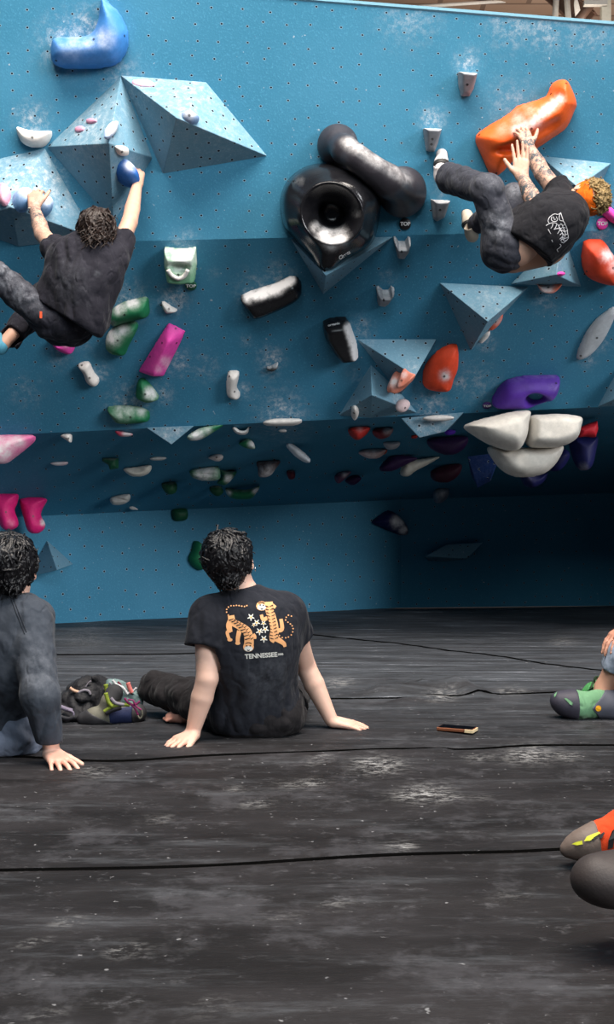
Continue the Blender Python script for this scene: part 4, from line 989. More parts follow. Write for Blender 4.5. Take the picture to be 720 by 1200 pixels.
# bare foot under the knee
ft = gp(232,848); s.chain([A3(ft)+A3((.0,.1,.05)), A3(gp(214,846))+A3((0,0,.035)), A3(gp(200,845))+A3((0,0,.022))], [.034,.030,.022], k=.02)
for i in range(5):
    b_ = A3(gp(201,845))+A3((0,.026-.013*i,.018)); s.rc(b_, b_+A3((-.032+.004*i,.0,-.006)), .0095-.0006*i, .0085-.0005*i, k=.004)
attrs = {'rosy': spots3([(wrL+A3((-.06,-.08,-.02)),.05,.5),(wrR+A3((.12,0,-.02)),.05,.5),(A3(gp(200,845)),.09,.7)]), 'chalk': spots3([]), 'tattoo': spots3([])}
body, _ = mesh_sdf(s, .0042, 'body', SKIN, o, attrs=attrs)
# shirt
s = SDF(); torso(s, nk, ch, pv+A3((0,0,-.02)), shL, shR, 1.03, .022, collar=.004)
dirL, dirR = nrm(elL-shL), nrm(elR-shR)
s.rc(shL, shL+(elL-shL)*.50+A3((-.012,0,0)), .066, .076, k=.05, cut=[(shL+(elL-shL)*.47, dirL)])
s.rc(shR, shR+(elR-shR)*.48, .066, .074, k=.05, cut=[(shR+(elR-shR)*.42, dirR)])
s.rc(shL+(elL-shL)*.40, shL+(elL-shL)*.7, .058, .064, k=.0, sub=True); s.rc(shR+(elR-shR)*.36, shR+(elR-shR)*.7, .058, .064, k=.0, sub=True)
fold = sinfold(3, .007, .13, (1,1,.35))
spn = nrm(nk-pv)
def dfold(P_): 
    t_ = np.clip((ch[2]-P_[:,2])/.25+.25, .12, 1); return fold(P_)*t_
shirt, BS = mesh_sdf(s, .0045, 't_shirt', tshirt, o, disp=dfold, clips=[(A3(gp(298,858))+A3((0,0,.012)), (0,0,-1))], attrs={'chalk': spots3([(J(320,800,4.4),.12,.12)])})
# printed tigers, flowers and word
def Z(x, y): return (240+x/6, 690+y/6)
def ribbon(path, w0, w1=None, n=3):
    """zoom pixel polyline to small quads"""
    w1 = w0 if w1 is None else w1; pts = catmull(path, 6, False); out_ = []; m = len(pts)
    L_, R_ = [], []
    for i, p in enumerate(pts):
        d = pts[min(i+1,m-1)]-pts[max(i-1,0)]; d = d/max(np.hypot(*d), 1e-6); q = np.array((-d[1], d[0])); w = (w0+(w1-w0)*i/(m-1))/2
        L_.append([p+q*w*(1-2*k/n) for k in range(n+1)])
    for i in range(m-1):
        for k in range(n): out_.append([Z(*L_[i][k]), Z(*L_[i+1][k]), Z(*L_[i+1][k+1]), Z(*L_[i][k+1])])
    return out_
def disc(x, y, rx, ry=None, n=12, a0=0):
    ry = ry or rx; R_ = [Z(x+rx*math.cos(a0+2*math.pi*k/n), y+ry*math.sin(a0+2*math.pi*k/n)) for k in range(n)]; c_ = Z(x, y)
    return [[c_, R_[k], R_[(k+1) % n]] for k in range(n)]
om = plain('orange print', srgb(238,175,120), .8); wm = plain('white print', (.78,.76,.70), .8); bm_ = plain('black print', (.01,.01,.012), .9); ym = plain('yellow print', srgb(235,180,40), .8)
og = ribbon([(186,188),(198,232),(248,262),(298,300),(312,360),(308,410)], 44, 70)+ribbon([(190,225),(172,262),(182,305)], 54, 30)+ribbon([(182,295),(160,305),(170,345),(184,362)], 24, 20)
og += ribbon([(245,295),(234,345),(233,385)], 34, 24)+ribbon([(340,320),(352,335),(352,352)], 26, 20)+disc(178,358,18,12)+disc(233,382,18,12)+disc(308,408,38,34)
og2 = ribbon([(450,92),(455,150),(475,210),(490,280),(482,345)], 56, 58)+disc(400,122,38,34)+ribbon([(440,110),(470,115),(498,132)], 34, 22)
og2 += ribbon([(440,205),(410,215),(398,182)], 28, 22)+ribbon([(495,290),(542,285),(535,212)], 32, 24)+ribbon([(485,340),(520,360),(555,385),(564,408)], 46, 20)+ribbon([(480,330),(470,355),(490,372)], 36, 22)
wts = []
for pth in ([(170,190),(155,165),(158,140),(180,122),(205,120),(230,118),(255,122),(280,125),(300,118)], [(512,305),(530,335),(560,345),(595,335),(615,310),(620,280),(610,255),(590,240),(568,220),(575,195),(592,185),(612,195)]):
    pp = catmull(pth, 4, False); wt = []; acc = 99
    for i in range(1, len(pp)):
        acc += np.hypot(*(pp[i]-pp[i-1]))
        if acc > 17: wt += disc(pp[i][0], pp[i][1], 5.5, 5, 8); acc = 0
    wts.append(wt)
mz = [disc(308,420,30,20), disc(400,130,30,22)]
st_ = []; st2_ = []
for i in range(9):
    a = i/8; c_ = np.array((195,215))*(1-a)+np.array((312,350))*a; c_ = c_+np.array((12,-14))*math.sin(a*3.1)
    st_ += ribbon([c_+(-24-5*a,8), c_+(0,-1), c_+(10,-6)], 9, 3, 1)+ribbon([c_+(12,6), c_+(30,-8)], 8, 3, 1)
for i in range(11):
    a = i/10; c_ = np.array((452,120))*(1-a)+np.array((488,345))*a; sg = 1 if i % 2 else -1
    st2_ += ribbon([c_+(-27,2), c_+(-4,8)], 9, 3, 1)+ribbon([c_+(27,-4), c_+(4,6)], 9, 3, 1)
for x, y in ((296,400),(320,400)): st_ += disc(x, y, 6, 5, 8)
for x, y in ((390,116),(412,118)): st2_ += disc(x, y, 6, 5, 8)
st_ += ribbon([(300,428),(308,433),(316,428)], 6, 6, 1)+ribbon([(286,385),(308,378),(330,385)], 6, 6, 1)
st2_ += ribbon([(392,138),(400,144),(410,138)], 6, 6, 1)+ribbon([(378,100),(400,96),(420,104)], 6, 6, 1)
fl, fy = [], []
for x, y, r in ((325,200,26),(365,238,24),(385,300,26),(425,285,26),(415,352,26),(413,243,20),(345,255,16)):
    for k in range(5):
        a = k*2*math.pi/5+.3; fl += ribbon([(x,y), (x+r*.6*math.cos(a), y+r*.6*math.sin(a)), (x+r*math.cos(a), y+r*math.sin(a))], r*.5, r*.16, 1)
    fy += disc(x, y, 6, 6, 8)
for A_, B_, C_, D_ in ((og, st_, wts[0], mz[0]), (og2, st2_, wts[1], mz[1])):
    decal('tiger_print', A_, BS, om, shirt, .002); decal('tiger_stripes', B_, BS, bm_, shirt, .0045); decal('tail_dots', C_, BS, om, shirt, .0025); decal('muzzle_print', D_, BS, wm, shirt, .0032)
decal('flower_print', fl, BS, wm, shirt, .0035); decal('flower_centres', fy, BS, ym, shirt, .0055)
text_decal('TENNESSEE', 306, 768, 38, 5.6, -.07, BS, wm, shirt, .0025, shear=.0)
text_decal('2000', 328.6, 766.6, 6.5, 2.4, -.07, BS, wm, shirt, .0025, name='small_lettering')
# trousers: crossed legs going away from the camera
s = SDF(); hL, hR = pv+A3((-.09,0,-.02)), pv+A3((.09,0,-.02)); kL, kR = J(183,806,5.02), J(345,815,5.12)
s.el(pv+A3((0,.01,-.05)), (.185,.15,.10), k=.05).rc(hL, kL, .095, .074, k=.04).rc(hR, kR, .095, .072, k=.04)
aL, aR = A3(gp(262,842))+A3((0,.02,.06)), A3(gp(250,838))+A3((.02,.16,.06))
s.rc(kL, aL, .068, .056, k=.03).rc(kR, aR, .066, .05, k=.03)
mesh_sdf(s, .007, 'trousers', cloth('black trousers', (.020,.018,.020), .05), o, disp=sinfold(8,.008,.12), clips=[(A3(gp(298,858))+A3((0,0,.002)), (0,0,-1))])
hm_black = hairmat('black hair', (.006,.0055,.007))
hair(haxis, HP, hc, hm_black, o, n=620, length=.105, seed=3, volume_=1.08, wave=.020, h=.0026, nk=J(282,692,4.5), lift=.06, taper=6)
V, Fc = tube([Vector(HP(.092,-.004,-.040))+Vector((0.0,math.cos(a)*.007,math.sin(a)*.007)) for a in np.linspace(0,2*math.pi,14)], .0016, 6)
put('earring', pymesh('earring', V, Fc, plain('silver ring', (.7,.7,.72), .2, metal=1)), o)
# ================= seated person, left edge, grey sweatshirt
o = empty('person', gp(-2, 876), 'person in washed grey sweatshirt sitting at the left edge, hand flat on mat', 'person')
nk, ch, pv = J(14,702,4.22), J(-2,760,4.22), J(-20,850,4.32); shL, shR = J(-45,728,4.3), J(38,727,4.14)
elR, wrR = J(47,815,4.04), J(61,880,4.10); elL, wrL = J(-75,800,4.2), J(-85,878,4.2)
hc = J(12,668,4.20); up_ = nrm(J(10,620,4.2)-J(14,700,4.21)); fc = nrm((-.15,.95,0))
s = SDF(); torso(s, nk, ch, pv, shL, shR); haxis, HP = head(s, hc, up_, fc); s.chain([nk-up_*.03, hc-up_*.05], [.056,.052], k=.03)
for a, b, c in ((shL, elL, wrL), (shR, elR, wrR)): s.rc(a, b, .050, .041, k=.03).rc(b, c, .042, .027, k=.02)
hand(s, wrR+A3((.0,-.01,-.008)), (.42,-.70,-.10), (.0,-.10,1), (.8,.4,0), (.15,.35,.25), .26, sc=.98, thumb=(.75,.2))
hand(s, wrL+A3((0,0,-.02)), (-.6,-.6,-.2), (0,0,1), (.5,-.5,0), (.2,.2,.1), .2)
attrs = {'rosy': spots3([(wrR+A3((.05,-.08,-.02)),.06,.6),(HP(.08,0,0),.03,.7)]), 'chalk': spots3([]), 'tattoo': spots3([])}
mesh_sdf(s, .0045, 'body', SKIN, o, attrs=attrs)
sweat = cloth('washed grey sweatshirt', (.050,.060,.078), .16, fscale=5, fold=.7)
s = SDF(); torso(s, nk, ch, pv, shL, shR, 1.05, .028, collar=.012)
for a, b, c, l in ((shL, elL, wrL, 1), (shR, elR, wrR, 0)):
    dr = nrm(c-b); s.rc(a, b, .074, .066, k=.05).rc(b, b+(c-b)*.98, .066, .046, k=.03, cut=[(b+(c-b)*.94, dr)]); s.rc(b+(c-b)*.86, c+dr*.06, .033, .035, k=0, sub=True)
fold = sinfold(5, .0055, .11, (1,1,.7))
sw, BW = mesh_sdf(s, .006, 'sweatshirt', sweat, o, disp=fold, clips=[(A3(gp(0,874))+A3((0,0,.06)), (0,0,-1))], attrs={'chalk': spots3([(J(40,780,4),.12,.15)])})
sw_dark = plain('dark seam stitching', (.015,.018,.025), .9)
def seamline(pts, bv, par, mat, r=.0016, name='seam'):
    P_ = []
    for x, y in catmull(pts, 6, False):
        L, nn = on_mesh(bv, x, y)
        if L: P_.append(L+nn*.0005)
    if len(P_) > 2: V, Fc = tube(P_, r, 5); put(name, pymesh(name, V, Fc, mat), par)
seamline([(13,702),(18,715),(24,730),(29,743)], BW, sw, sw_dark); seamline([(16,701),(21,715),(27,730),(31,741)], BW, sw, sw_dark)
seamline([(51,885),(60,880),(70,876)], BW, sw, sw_dark, name='cuff_seam')
s = SDF(); hR = pv+A3((.10,.0,-.03)); kR = J(-60,800,4.75)
s.el(pv+A3((.03,.0,-.03)), (.20,.17,.115), k=.05).rc(hR+A3((.03,-.05,.02)), J(-40,828,4.7), .105, .08, k=.05).rc(J(-40,828,4.7), A3(gp(-70,850))+A3((0,0,.06)), .075, .06, k=.03)
mesh_sdf(s, .008, 'jeans', cloth('blue grey denim', (.17,.20,.27), .25, fscale=9), o, disp=sinfold(2,.009,.13), clips=[(A3(gp(0,886))+A3((0,0,.002)), (0,0,-1))])
hair(haxis, HP, hc, hm_black, o, n=620, length=.105, seed=9, volume_=1.10, wave=.020, h=.0026, lift=.06, taper=6)
# ================= left climber
o = empty('person', W3(80,345,6.45), 'climber in a faded black T-shirt hanging by both hands on the upper left volumes', 'person')
nk, ch, pv = J(108,292,6.33), J(100,318,6.33), J(72,368,6.42); shL, shR = J(76,305,6.36), J(134,303,6.36)
pn = hit(45,238,BV_ALL)[0]; pr_ = hit(160,205,BV_ALL)[0]
wrL, wrR = J(40,243,pn.y-.17), J(161,216,pr_.y-.10); elL, elR = J(50,275,6.50), J(152,260,6.50)
hc = J(114,275,6.30); up_ = nrm(A3((.0,.22,1))); fc = nrm((.0,.95,.0))
s = SDF(); torso(s, nk, ch, pv, shL, shR, .95); haxis, HP = head(s, hc, up_, fc); s.chain([nk-up_*.03, hc-up_*.05], [.056,.054], k=.03)
for a, b, c in ((shL, elL, wrL), (shR, elR, wrR)): s.rc(a, b, .052, .043, k=.014).rc(b, b+(c-b)*.35, .043, .043, k=.010).rc(b+(c-b)*.35, c, .043, .028, k=.006)
hand(s, wrL, (-.02,.25,1), (0,-1,.3), (1,0,0), (.75,.9,.7), .12, sc=1.05, thumb=(.7,.1)); hand(s, wrR, (.0,.3,1), (.3,-1,.3), (-1,0,.2), (.8,.9,.7), .10, sc=1.05, thumb=(.8,.1))
attrs = {'rosy': spots3([(wrL+A3((0,0,.1)),.05,.3),(wrR+A3((0,0,.1)),.05,.3)]), 'chalk': spots3([]), 'tattoo': spots3([((elL+wrL)/2,.11,.75),(wrL,.07,.5),(elL,.07,.5)])}
mesh_sdf(s, .0055, 'body', SKIN2, o, attrs=attrs)
V, Fc = tube([Vector(wrL)+Vector((math.cos(a)*.031,math.sin(a)*.031-.0,-.006+.006*math.sin(a))) for a in np.linspace(0,2*math.pi,18)], .004, 6)
put('wristband', pymesh('wristband', V, Fc, plain('pale wristband', (.7,.68,.6), .7)), o)
s = SDF(); torso(s, nk, ch, pv, shL, shR, 1.12, .028, collar=-.02)
for a, b in ((shL, elL), (shR, elR)):
    s.rc(a, a+(b-a)*.62, .072, .078, k=.05, cut=[(a+(b-a)*.58, nrm(b-a))]); s.rc(a+(b-a)*.75, a+(b-a)*1., .060, .066, k=0, sub=True)
# loose hem hanging to the lower right
s.rc(J(100,330,6.3), J(100,372,6.32), .13, .125, k=.08).rc(J(112,320,6.33), J(108,378,6.38), .09, .075, k=.06)
hemn = nrm(A3((.35,0,-1)))
mesh_sdf(s, .006, 't_shirt', cloth('faded black cotton', (.022,.021,.030), .16), o, disp=sinfold(13,.007,.16,(1,1,.5)), clips=[(J(100,393,6.4), nrm(J(112,393,6.4)-J(126,305,6.4))), (J(60,362,6.4), nrm(A3((-.62,0,-1))))], attrs={'chalk': spots3([(J(97,317,6.2),.02,.6),(J(113,321,6.2),.015,.6),(J(80,330,6.2),.1,.10)])})
s = SDF(); hipL, hipR = pv+A3((-.06,-.02,-.03)), pv+A3((.02,.06,-.06))
s.el(pv+A3((.02,0,-.04)), (.17,.15,.13), k=.05)
kL, kR = J(-6,322,6.25), J(42,362,6.80)
s.rc(hipL, kL, .098, .078, k=.04).rc(kL, J(-50,380,6.7), .072, .06, k=.03).rc(hipR, kR, .095, .078, k=.04).rc(kR, J(10,398,6.66), .078, .066, k=.03, cut=[(J(8,400,6.66), nrm(J(10,400,6.66)-kR))])
s.rc(J(30,380,6.7), J(5,402,6.62), .052, .05, k=0, sub=True, cut=[(J(20,390,6.66), nrm(kR-J(10,400,6.66)))])
tr, BT = mesh_sdf(s, .007, 'trousers', cloth('dusty black trousers', (.022,.022,.032), .5), o, disp=sinfold(4,.008,.12), attrs={'chalk': spots3([(J(5,318,6.15),.1,.55),(J(25,345,6.2),.1,.4)])})
put('harness_tag', boxmesh('harness_tag', J(48,369,6.255), (.006,.003,.018), plain('orange tag', srgb(220,80,40), .6), bev=.001), tr)
s = SDF(); s.rc(kR, J(2,405,6.62), .045, .034, k=.02).rc(J(2,405,6.62), J(-12,412,6.7), .036, .026, k=.02); mesh_sdf(s, .006, 'leg', SKIN2, o, attrs={'rosy': spots3([]), 'chalk': spots3([]), 'tattoo': spots3([])})
blueu = plain('pale blue shoe fabric', srgb(90,170,200), .7)
shoe(o, J(6,418,6.6), J(-30,402,6.85), (0.1,-.5,.8), (blueu, rubber, None))
hair(haxis, HP, hc, hairmat('dark brown hair', (.026,.014,.010), .45), o, n=460, length=.15, seed=21, volume_=1.10, wave=.03, h=.0034, lo=-.7, taper=2)
# ================= right climber
o = empty('person', W3(610,270,6.4), 'climber with an orange headband swinging sideways from the giant orange hold', 'person')
nk, ch, pv = J(668,246,6.36), J(645,262,6.34), J(602,288,6.36)
shA, shB = J(658,232,6.46), J(645,268,6.24)         # A: far arm, B: near arm
oh = hit(617,160,BV_WALL)[0]
elA, wrA = J(636,203,6.52), J(620,172,6.62); elB, wrB = J(628,241,6.26), J(612,207,6.36)
hc = J(685,233,6.36); up_ = nrm(A3((.80,-.12,.35))); fc = nrm(A3((-.3,.75,.55)))
s = SDF(); torso(s, nk, ch, pv, shB, shA, .95); haxis, HP = head(s, hc, up_, fc); s.chain([nk-up_*.02, hc-up_*.05], [.056,.052], k=.03)
for a, b, c in ((shA, elA, wrA), (shB, elB, wrB)): s.rc(a, b, .054, .045, k=.014).rc(b, b+(c-b)*.35, .045, .045, k=.010).rc(b+(c-b)*.35, c, .045, .029, k=.006)
hand(s, wrA, (-.25,.15,.8), (.15,-1,.1), (1,0,.2), (.45,.5,.4), .12, sc=1.0, thumb=(.9,0)); hand(s, wrB, (-.02,.15,1), (.35,.9,0), (-1,-.2,0), (.06,.08,.05), .10, sc=1.1, thumb=(.75,.1))
attrs = {'rosy': spots3([]), 'chalk': spots3([]), 'tattoo': spots3([((elA+wrA)/2,.11,1.0),(elA,.10,1.0),(wrA,.08,1.0),((elB+wrB)/2,.10,1.2),(elB,.10,1.0),(wrA+A3((0,0,.06)),.05,.8)])}
mesh_sdf(s, .0052, 'body', SKIN2, o, attrs=attrs)
blk = cloth('black boxy T-shirt', (.014,.014,.018), .08)
s = SDF(); torso(s, nk, ch, J(625,277,6.35), shB, shA, 1.1, .03, collar=0)
s.rc(shA, J(650,218,6.48), .080, .082, k=.05, cut=[(J(650,219,6.48), nrm(elA-shA))]); s.rc(shB, J(632,254,6.25), .080, .082, k=.05, cut=[(J(633,254,6.25), nrm(elB-shB))])
s.rc(J(648,216,6.48), elA, .060, .064, k=0, sub=True); s.rc(J(629,248,6.25), elB, .058, .06, k=0, sub=True)
s.rc(J(640,262,6.3), J(615,280,6.32), .155, .15, k=.06).rc(J(640,280,6.3), J(630,300,6.33), .10, .085, k=.06)
hm1 = nrm(J(600,300,6.3)-J(640,260,6.3))
shirt2, BS2 = mesh_sdf(s, .006, 't_shirt', blk, o, disp=sinfold(17,.006,.17,(1,1,1)), clips=[(J(612,289,6.3), nrm(A3((-.52,0,-.85)))) ])
# white line drawing on the back
def Z2(x, y): return (630+x/14.4, 240+y/14.4)
lines_ = [[(395,135),(440,275)],[(145,355),(180,330),(250,305),(330,310)],[(180,280),(200,220),(250,175),(300,155),(350,165),(395,135)],[(180,280),(205,315)],[(395,135),(370,200),(380,260),(440,275)],[(245,200),(240,260),(290,285),(340,260),(320,200)],
 [(270,200),(290,250),(310,240)],[(265,320),(250,370),(225,400)],[(330,320),(310,380),(280,415)],[(280,415),(350,400),(380,420),(340,490)],[(440,275),(470,330),(500,400),(510,480),(520,560),(470,620)],
 [(340,330),(370,350),(400,320),(430,350),(460,330)],[(360,380),(400,400),(430,380),(480,390)],[(380,440),(420,430),(450,450),(500,440)],[(380,510),(420,480),(450,510),(510,490)],[(380,580),(420,540),(450,570),(520,545)],
 [(390,600),(430,580),(450,610),(490,590)],[(400,620),(440,640),(470,610)],[(380,660),(400,690),(360,730),(330,750)],[(330,750),(350,790),(335,770)],[(185,410),(205,450),(230,490)],[(245,590),(260,630)],[(350,340),(400,430),(430,520),(400,600)],[(410,320),(450,420),(470,500),(440,600)]]
pl = []
_Z = Z; Z = Z2
for L_ in lines_: pl += ribbon(L_, 11, 8, 1)
Z = _Z
decal('line_art_print', pl, BS2, plain('grey white print', (.55,.55,.58), .8), shirt2, .003)
s = SDF(); hA, hB = pv+A3((-.03,.06,-.02)), pv+A3((-.05,-.05,-.03)); k1, k2 = J(572,223,6.24), J(603,232,6.58); a1, a2 = J(526,208,6.66), J(560,262,6.80)
s.el(J(590,292,6.37), (.125,.15,.12), k=.05, cut=[(J(603,292,6.36), nrm(A3((1,0,.12))))]).rc(hB, k1, .108, .082, k=.05).rc(k1, a1, .080, .086, k=.04, cut=[(J(525,207,6.66), nrm(a1-k1))]).rc(hA, k2, .100, .078, k=.04).rc(k2, a2, .078, .062, k=.03)
s.rc(k1+(a1-k1)*.80, a1+(a1-k1)*.2, .066, .070, k=0, sub=True)
pants2, _ = mesh_sdf(s, .0065, 'trousers', cloth('chalky black denim', (.040,.042,.056), .5), o, disp=sinfold(6,.0045,.11), attrs={'chalk': spots3([(J(583,265,6.2),.07,.45),(J(603,222,6.5),.05,.5),(J(575,215,6.2),.06,.25)])})
s = SDF(); s.rc(k1, a1, .05, .036, k=.02).rc(a1, J(519,207,6.73), .036, .036, k=.02).rc(k2, a2, .05, .035, k=.02).rc(a2, J(553,268,6.84), .035, .035, k=.02)
s.rc(hB, k1, .07, .055, k=.02).rc(hA, k2, .07, .055, k=.02).el(pv, (.12,.1,.1), k=.04)
s.rc(J(602,290,6.37), J(640,285,6.36), .135, .12, k=.04)
mesh_sdf(s, .006, 'waist_and_legs', SKIN3, o, attrs={'rosy': spots3([]), 'chalk': spots3([]), 'tattoo': spots3([])})
beige = plain('pale beige shoe leather', srgb(190,180,165), .7); white_sh = plain('grey white shoe leather', srgb(200,195,195), .7)
shoe(o, J(518,219,6.76), J(518,177,6.92), (-.25,-.9,.1), (white_sh, rubber, plain('black strap', (.02,.02,.02), .6)), fat=.85, slope=.1, lev=.016)
shoe(o, J(557,285,6.84), J(546,248,6.94), (-.3,-.9,.15), (beige, rubber, plain('black strap', (.02,.02,.02), .6)), fat=.85, slope=.1, lev=.016)
hair(haxis, HP, hc, hairmat('bleached curls with dark roots', (.30,.20,.08), .6), o, n=260, length=.05, seed=31, volume_=1.05, curly=.007, h=.0036, lo=.12)
# headband: a band of the head ellipsoid, pushed out
s = SDF(); r_, f_, u_ = [np.array(a) for a in haxis]; s.el(HP(0,-.014,.022), (.090,.108,.100), haxis, k=.01)
bn = nrm(u_*.9-f_*.25)
mesh_sdf(s, .0045, 'headband', cloth('orange knit headband', srgb(245,110,20), .03), o, clips=[(HP(0,0,.058), bn), (HP(0,0,-.030), -bn)])
# ================= person cut by the right edge
o = empty('person', gp(765, 850), 'person in pale blue jeans and mint green climbing shoes at the right edge', 'person')
D0 = 4.95
kn, an = J(732,768,D0), J(708,806,D0+.02); hp = J(815,815,D0+.05); nk, ch, pv = J(820,690,D0+.05), J(822,740,D0+.05), J(820,815,D0+.05); shA, shB = J(812,712,D0+.2), J(815,712,D0-.12)
s = SDF(); torso(s, nk, ch, pv, shB, shA); haxis, HP = head(s, J(815,655,D0+.04), (0,0,1), (-1,0.1,0)); s.chain([nk, J(815,680,D0+.04)], [.055,.052])
s.rc(kn, an, .058, .036, k=.02).rc(an, J(704,818,D0), .036, .034, k=.02)
an2 = J(750,826,D0-.02); kn2 = J(795,780,D0-.3); s.rc(kn2, an2, .055, .036, k=.02).rc(an2, J(722,824,D0+.0), .036, .032, k=.02)
for a, b, c in ((shA, J(780,755,D0+.25), J(738,733,D0+.06)), (shB, J(800,790,D0-.35), J(770,770,D0-.32))): s.rc(a, b, .05, .042, k=.03).rc(b, c, .042, .028, k=.02)
hand(s, J(736,735,D0+.05), (-.75,-.35,-.35), (-.5,-.2,.9), (0,-1,-.2), (.35,.4,.3), .15, thumb=(.6,.2)); hand(s, J(770,770,D0-.32), (-.8,0,-.3), (0,0,1), (0,1,0), (.3,.3,.2), .1)
mesh_sdf(s, .006, 'body', SKIN3 if False else skinmat('tan skin', (.55,.30,.21)), o, attrs={'rosy': spots3([(J(733,742,D0),.12,.4)]), 'chalk': spots3([]), 'tattoo': spots3([])})
s = SDF(); s.rc(hp, kn, .10, .076, k=.04).rc(kn, kn+(an-kn)*.62, .076, .064, k=.03, cut=[(kn+(an-kn)*.55, nrm(an-kn))]).el(pv, (.18,.16,.12), k=.05)
s.rc(hp, kn2, .10, .076, k=.04).rc(kn2, kn2+(an2-kn2)*.6, .074, .062, k=.03, cut=[(kn2+(an2-kn2)*.55, nrm(an2-kn2))])
mesh_sdf(s, .007, 'jeans', cloth('pale blue denim', (.30,.36,.46), .1), o, disp=sinfold(12,.006,.12))
s = SDF(); torso(s, nk-A3((0,0,.03)), ch, pv, shB, shA, 1.05, .025); s.rc(shA, J(790,745,D0+.2), .066, .07, k=.04).rc(shB, J(788,748,D0-.14), .066, .07, k=.04)
mesh_sdf(s, .009, 't_shirt', tshirt, o, clips=[(nk, (0,0,1))])
hair(haxis, HP, None, hm_black, o, n=120, seed=41, h=.005, volume_=1.08)
mint = cloth('mint green shoe fabric', srgb(118,165,126), .1, fold=.1); lime = plain('green laced shoe fabric', srgb(70,140,80), .7, bump=.3); gshoe = plain('slate grey rubber', srgb(85,88,100), .6)
# near shoe lies on its side, toe to the left, sole line towards the camera
hb, tb = gp(728, 838), gp(649, 836)
def sideshoe(par):
    s = SDF(); 
    def Q(px, py, dd=0): return J(px, py, D0-.02+dd)
    s.chain([Q(664,825), Q(678,826), Q(695,826,.01), Q(712,826,.01), Q(724,828,.02)], [.050,.052,.046,.046,.050], k=.03)
    s.rc(Q(655,821), Q(668,824), .030, .045, k=.03); s.rc(Q(700,818), Q(716,816,.03), .034, .032, k=.02)
    flr = [(A3(gp(690,839)), (0,0,-1))]
    mesh_sdf(s, .004, 'shoe_upper', mint, par, clips=flr)
    _, b1 = mesh_sdf(s, .004, 'toe_rubber', plain('dark slate toe rubber', srgb(58,56,68), .6, bump=.15), par, clips=flr+[(Q(676.5,826), (1,0,.03))], inflate=.003)
    # heel patch: pointed towards the toe
    _, b2 = mesh_sdf(s, .004, 'heel_patch', gshoe, par, clips=flr+[(Q(690.5,828), nrm(A3((-1,0,.95)))), (Q(690.5,828), nrm(A3((-1,0,-.85))))], inflate=.003)
    r_ = 3.4; decal('yellow_dot', [[(701.5+r_*math.cos(a), 830+r_*math.sin(a)) for a in np.linspace(0,2*math.pi,18)[:-1]]], b2, plain('yellow dot', srgb(245,175,30), .6), par, .004)
    decal('toe_slot', [[(661.5,818.5),(664,818.2),(669.5,821.5),(672,824),(671,826.5),(668.5,825.5)]], b1, mint, par, .004)
    decal('toe_edge_line', [[(650,814.5),(653.5,811),(652.5,815),(650.5,817.5)]], b1, mint, par, .004)
sideshoe(o)
s = SDF(); s.rc(J(712,808,5.12), J(695,810,5.12), .050, .036, k=.02).rc(J(695,810,5.12), J(688,813,5.12), .034, .024, k=.02).rc(J(718,804,5.10), J(712,802,5.08), .045, .05, k=.02)
s.rc(J(708,800,5.06), J(705,780,5.0), .040, .045, k=0, sub=True)
mesh_sdf(s, .0045, 'laced_shoe_upper', lime, o); 
dkl = plain('black and green lace', (.02,.05,.02), .7)
for i in range(5):
    x = 690+i*3.0; V, Fc = tube([Vector(J(x-1,815-i*.8,5.065)), Vector(J(x+.5,807-i*1.2,5.045)), Vector(J(x+3,800-i*.9,5.075))], .0065, 6); put('lace', pymesh('lace', V, Fc, dkl if i % 2 else lime), o)
for pth in ([(702,806),(697,798),(700,793),(703,803)], [(707,806),(712,802),(718,804),(714,809),(708,808)]):
    V, Fc = tube([Vector(J(x,y,5.0)) for x, y in catmull(pth, 5, False)], .005, 6); put('lace', pymesh('lace', V, Fc, dkl), o)
# ================= feet of someone sitting beyond the lower right corner
o = empty('person', Vector((1.35,2.75,0)), 'legs of someone off frame in orange striped climbing shoes, lower right corner', 'person')
char = cloth('charcoal leggings', (.03,.03,.035), .05)
oran = cloth('orange red shoe fabric', srgb(240,80,40), .02, fold=.1); yel = plain('lime yellow piping', srgb(220,225,60), .6); brown = plain('worn brown grey rubber', srgb(112,98,90), .6, bump=.2); dbr = plain('smoky dark rubber', srgb(58,51,50), .6, bump=.15)
# rear shoe
d1 = 2.86
def Q(px, py, dd=0): return J(px, py, d1+dd)
s = SDF(); s.chain([Q(672,993), Q(686,990), Q(708,984,.02), Q(735,978,.04), Q(770,985,.06)], [.020,.032,.042,.048,.040], k=.03); s.rc(Q(664,996), Q(676,992), .011, .022, k=.02); s.rc(Q(735,970,.04), Q(765,945,.06), .045,.042,k=.03)
flr = [(A3((0,0,.012)), (0,0,-1))]
mesh_sdf(s, .0035, 'shoe_upper', oran, o, clips=[(Q(690,990), nrm(A3((-1,0,-.35))))])
mesh_sdf(s, .0035, 'toe_rubber', brown, o, clips=[(Q(702,990), (1,0,.1))], inflate=.002)
pass
_, bq = mesh_sdf(s, .0035, 'ankle_cuff', char, o, clips=[(Q(748,980), (-1,0,0))], inflate=.004)
b3 = BVHTree.FromPolygons(*(lambda V_, Q_: ([Vector(v) for v in V_.tolist()], Q_.tolist()))(*s.build(.0035)))
decal('yellow_piping', [[(671,989.5),(676,987),(683,985.5),(683.5,989.5),(677,990.5)]], b3, yel, o, .006); decal('yellow_piping', [[(685,986),(688,981),(694,978.5),(702,975.5),(704,977),(697,981),(692,985.5)]], b3, yel, o, .006)
decal('black_stripe', [[(694,981.5),(701,976),(705,976),(699,982),(695,985)]], b3, plain('black stripe', (.012,.012,.014), .6), o, .005)
decal('black_stripe', [[(702,982),(703,978.5),(708,975.5),(709,977),(705,983)]], b3, plain('black stripe', (.012,.012,.014), .6), o, .005)
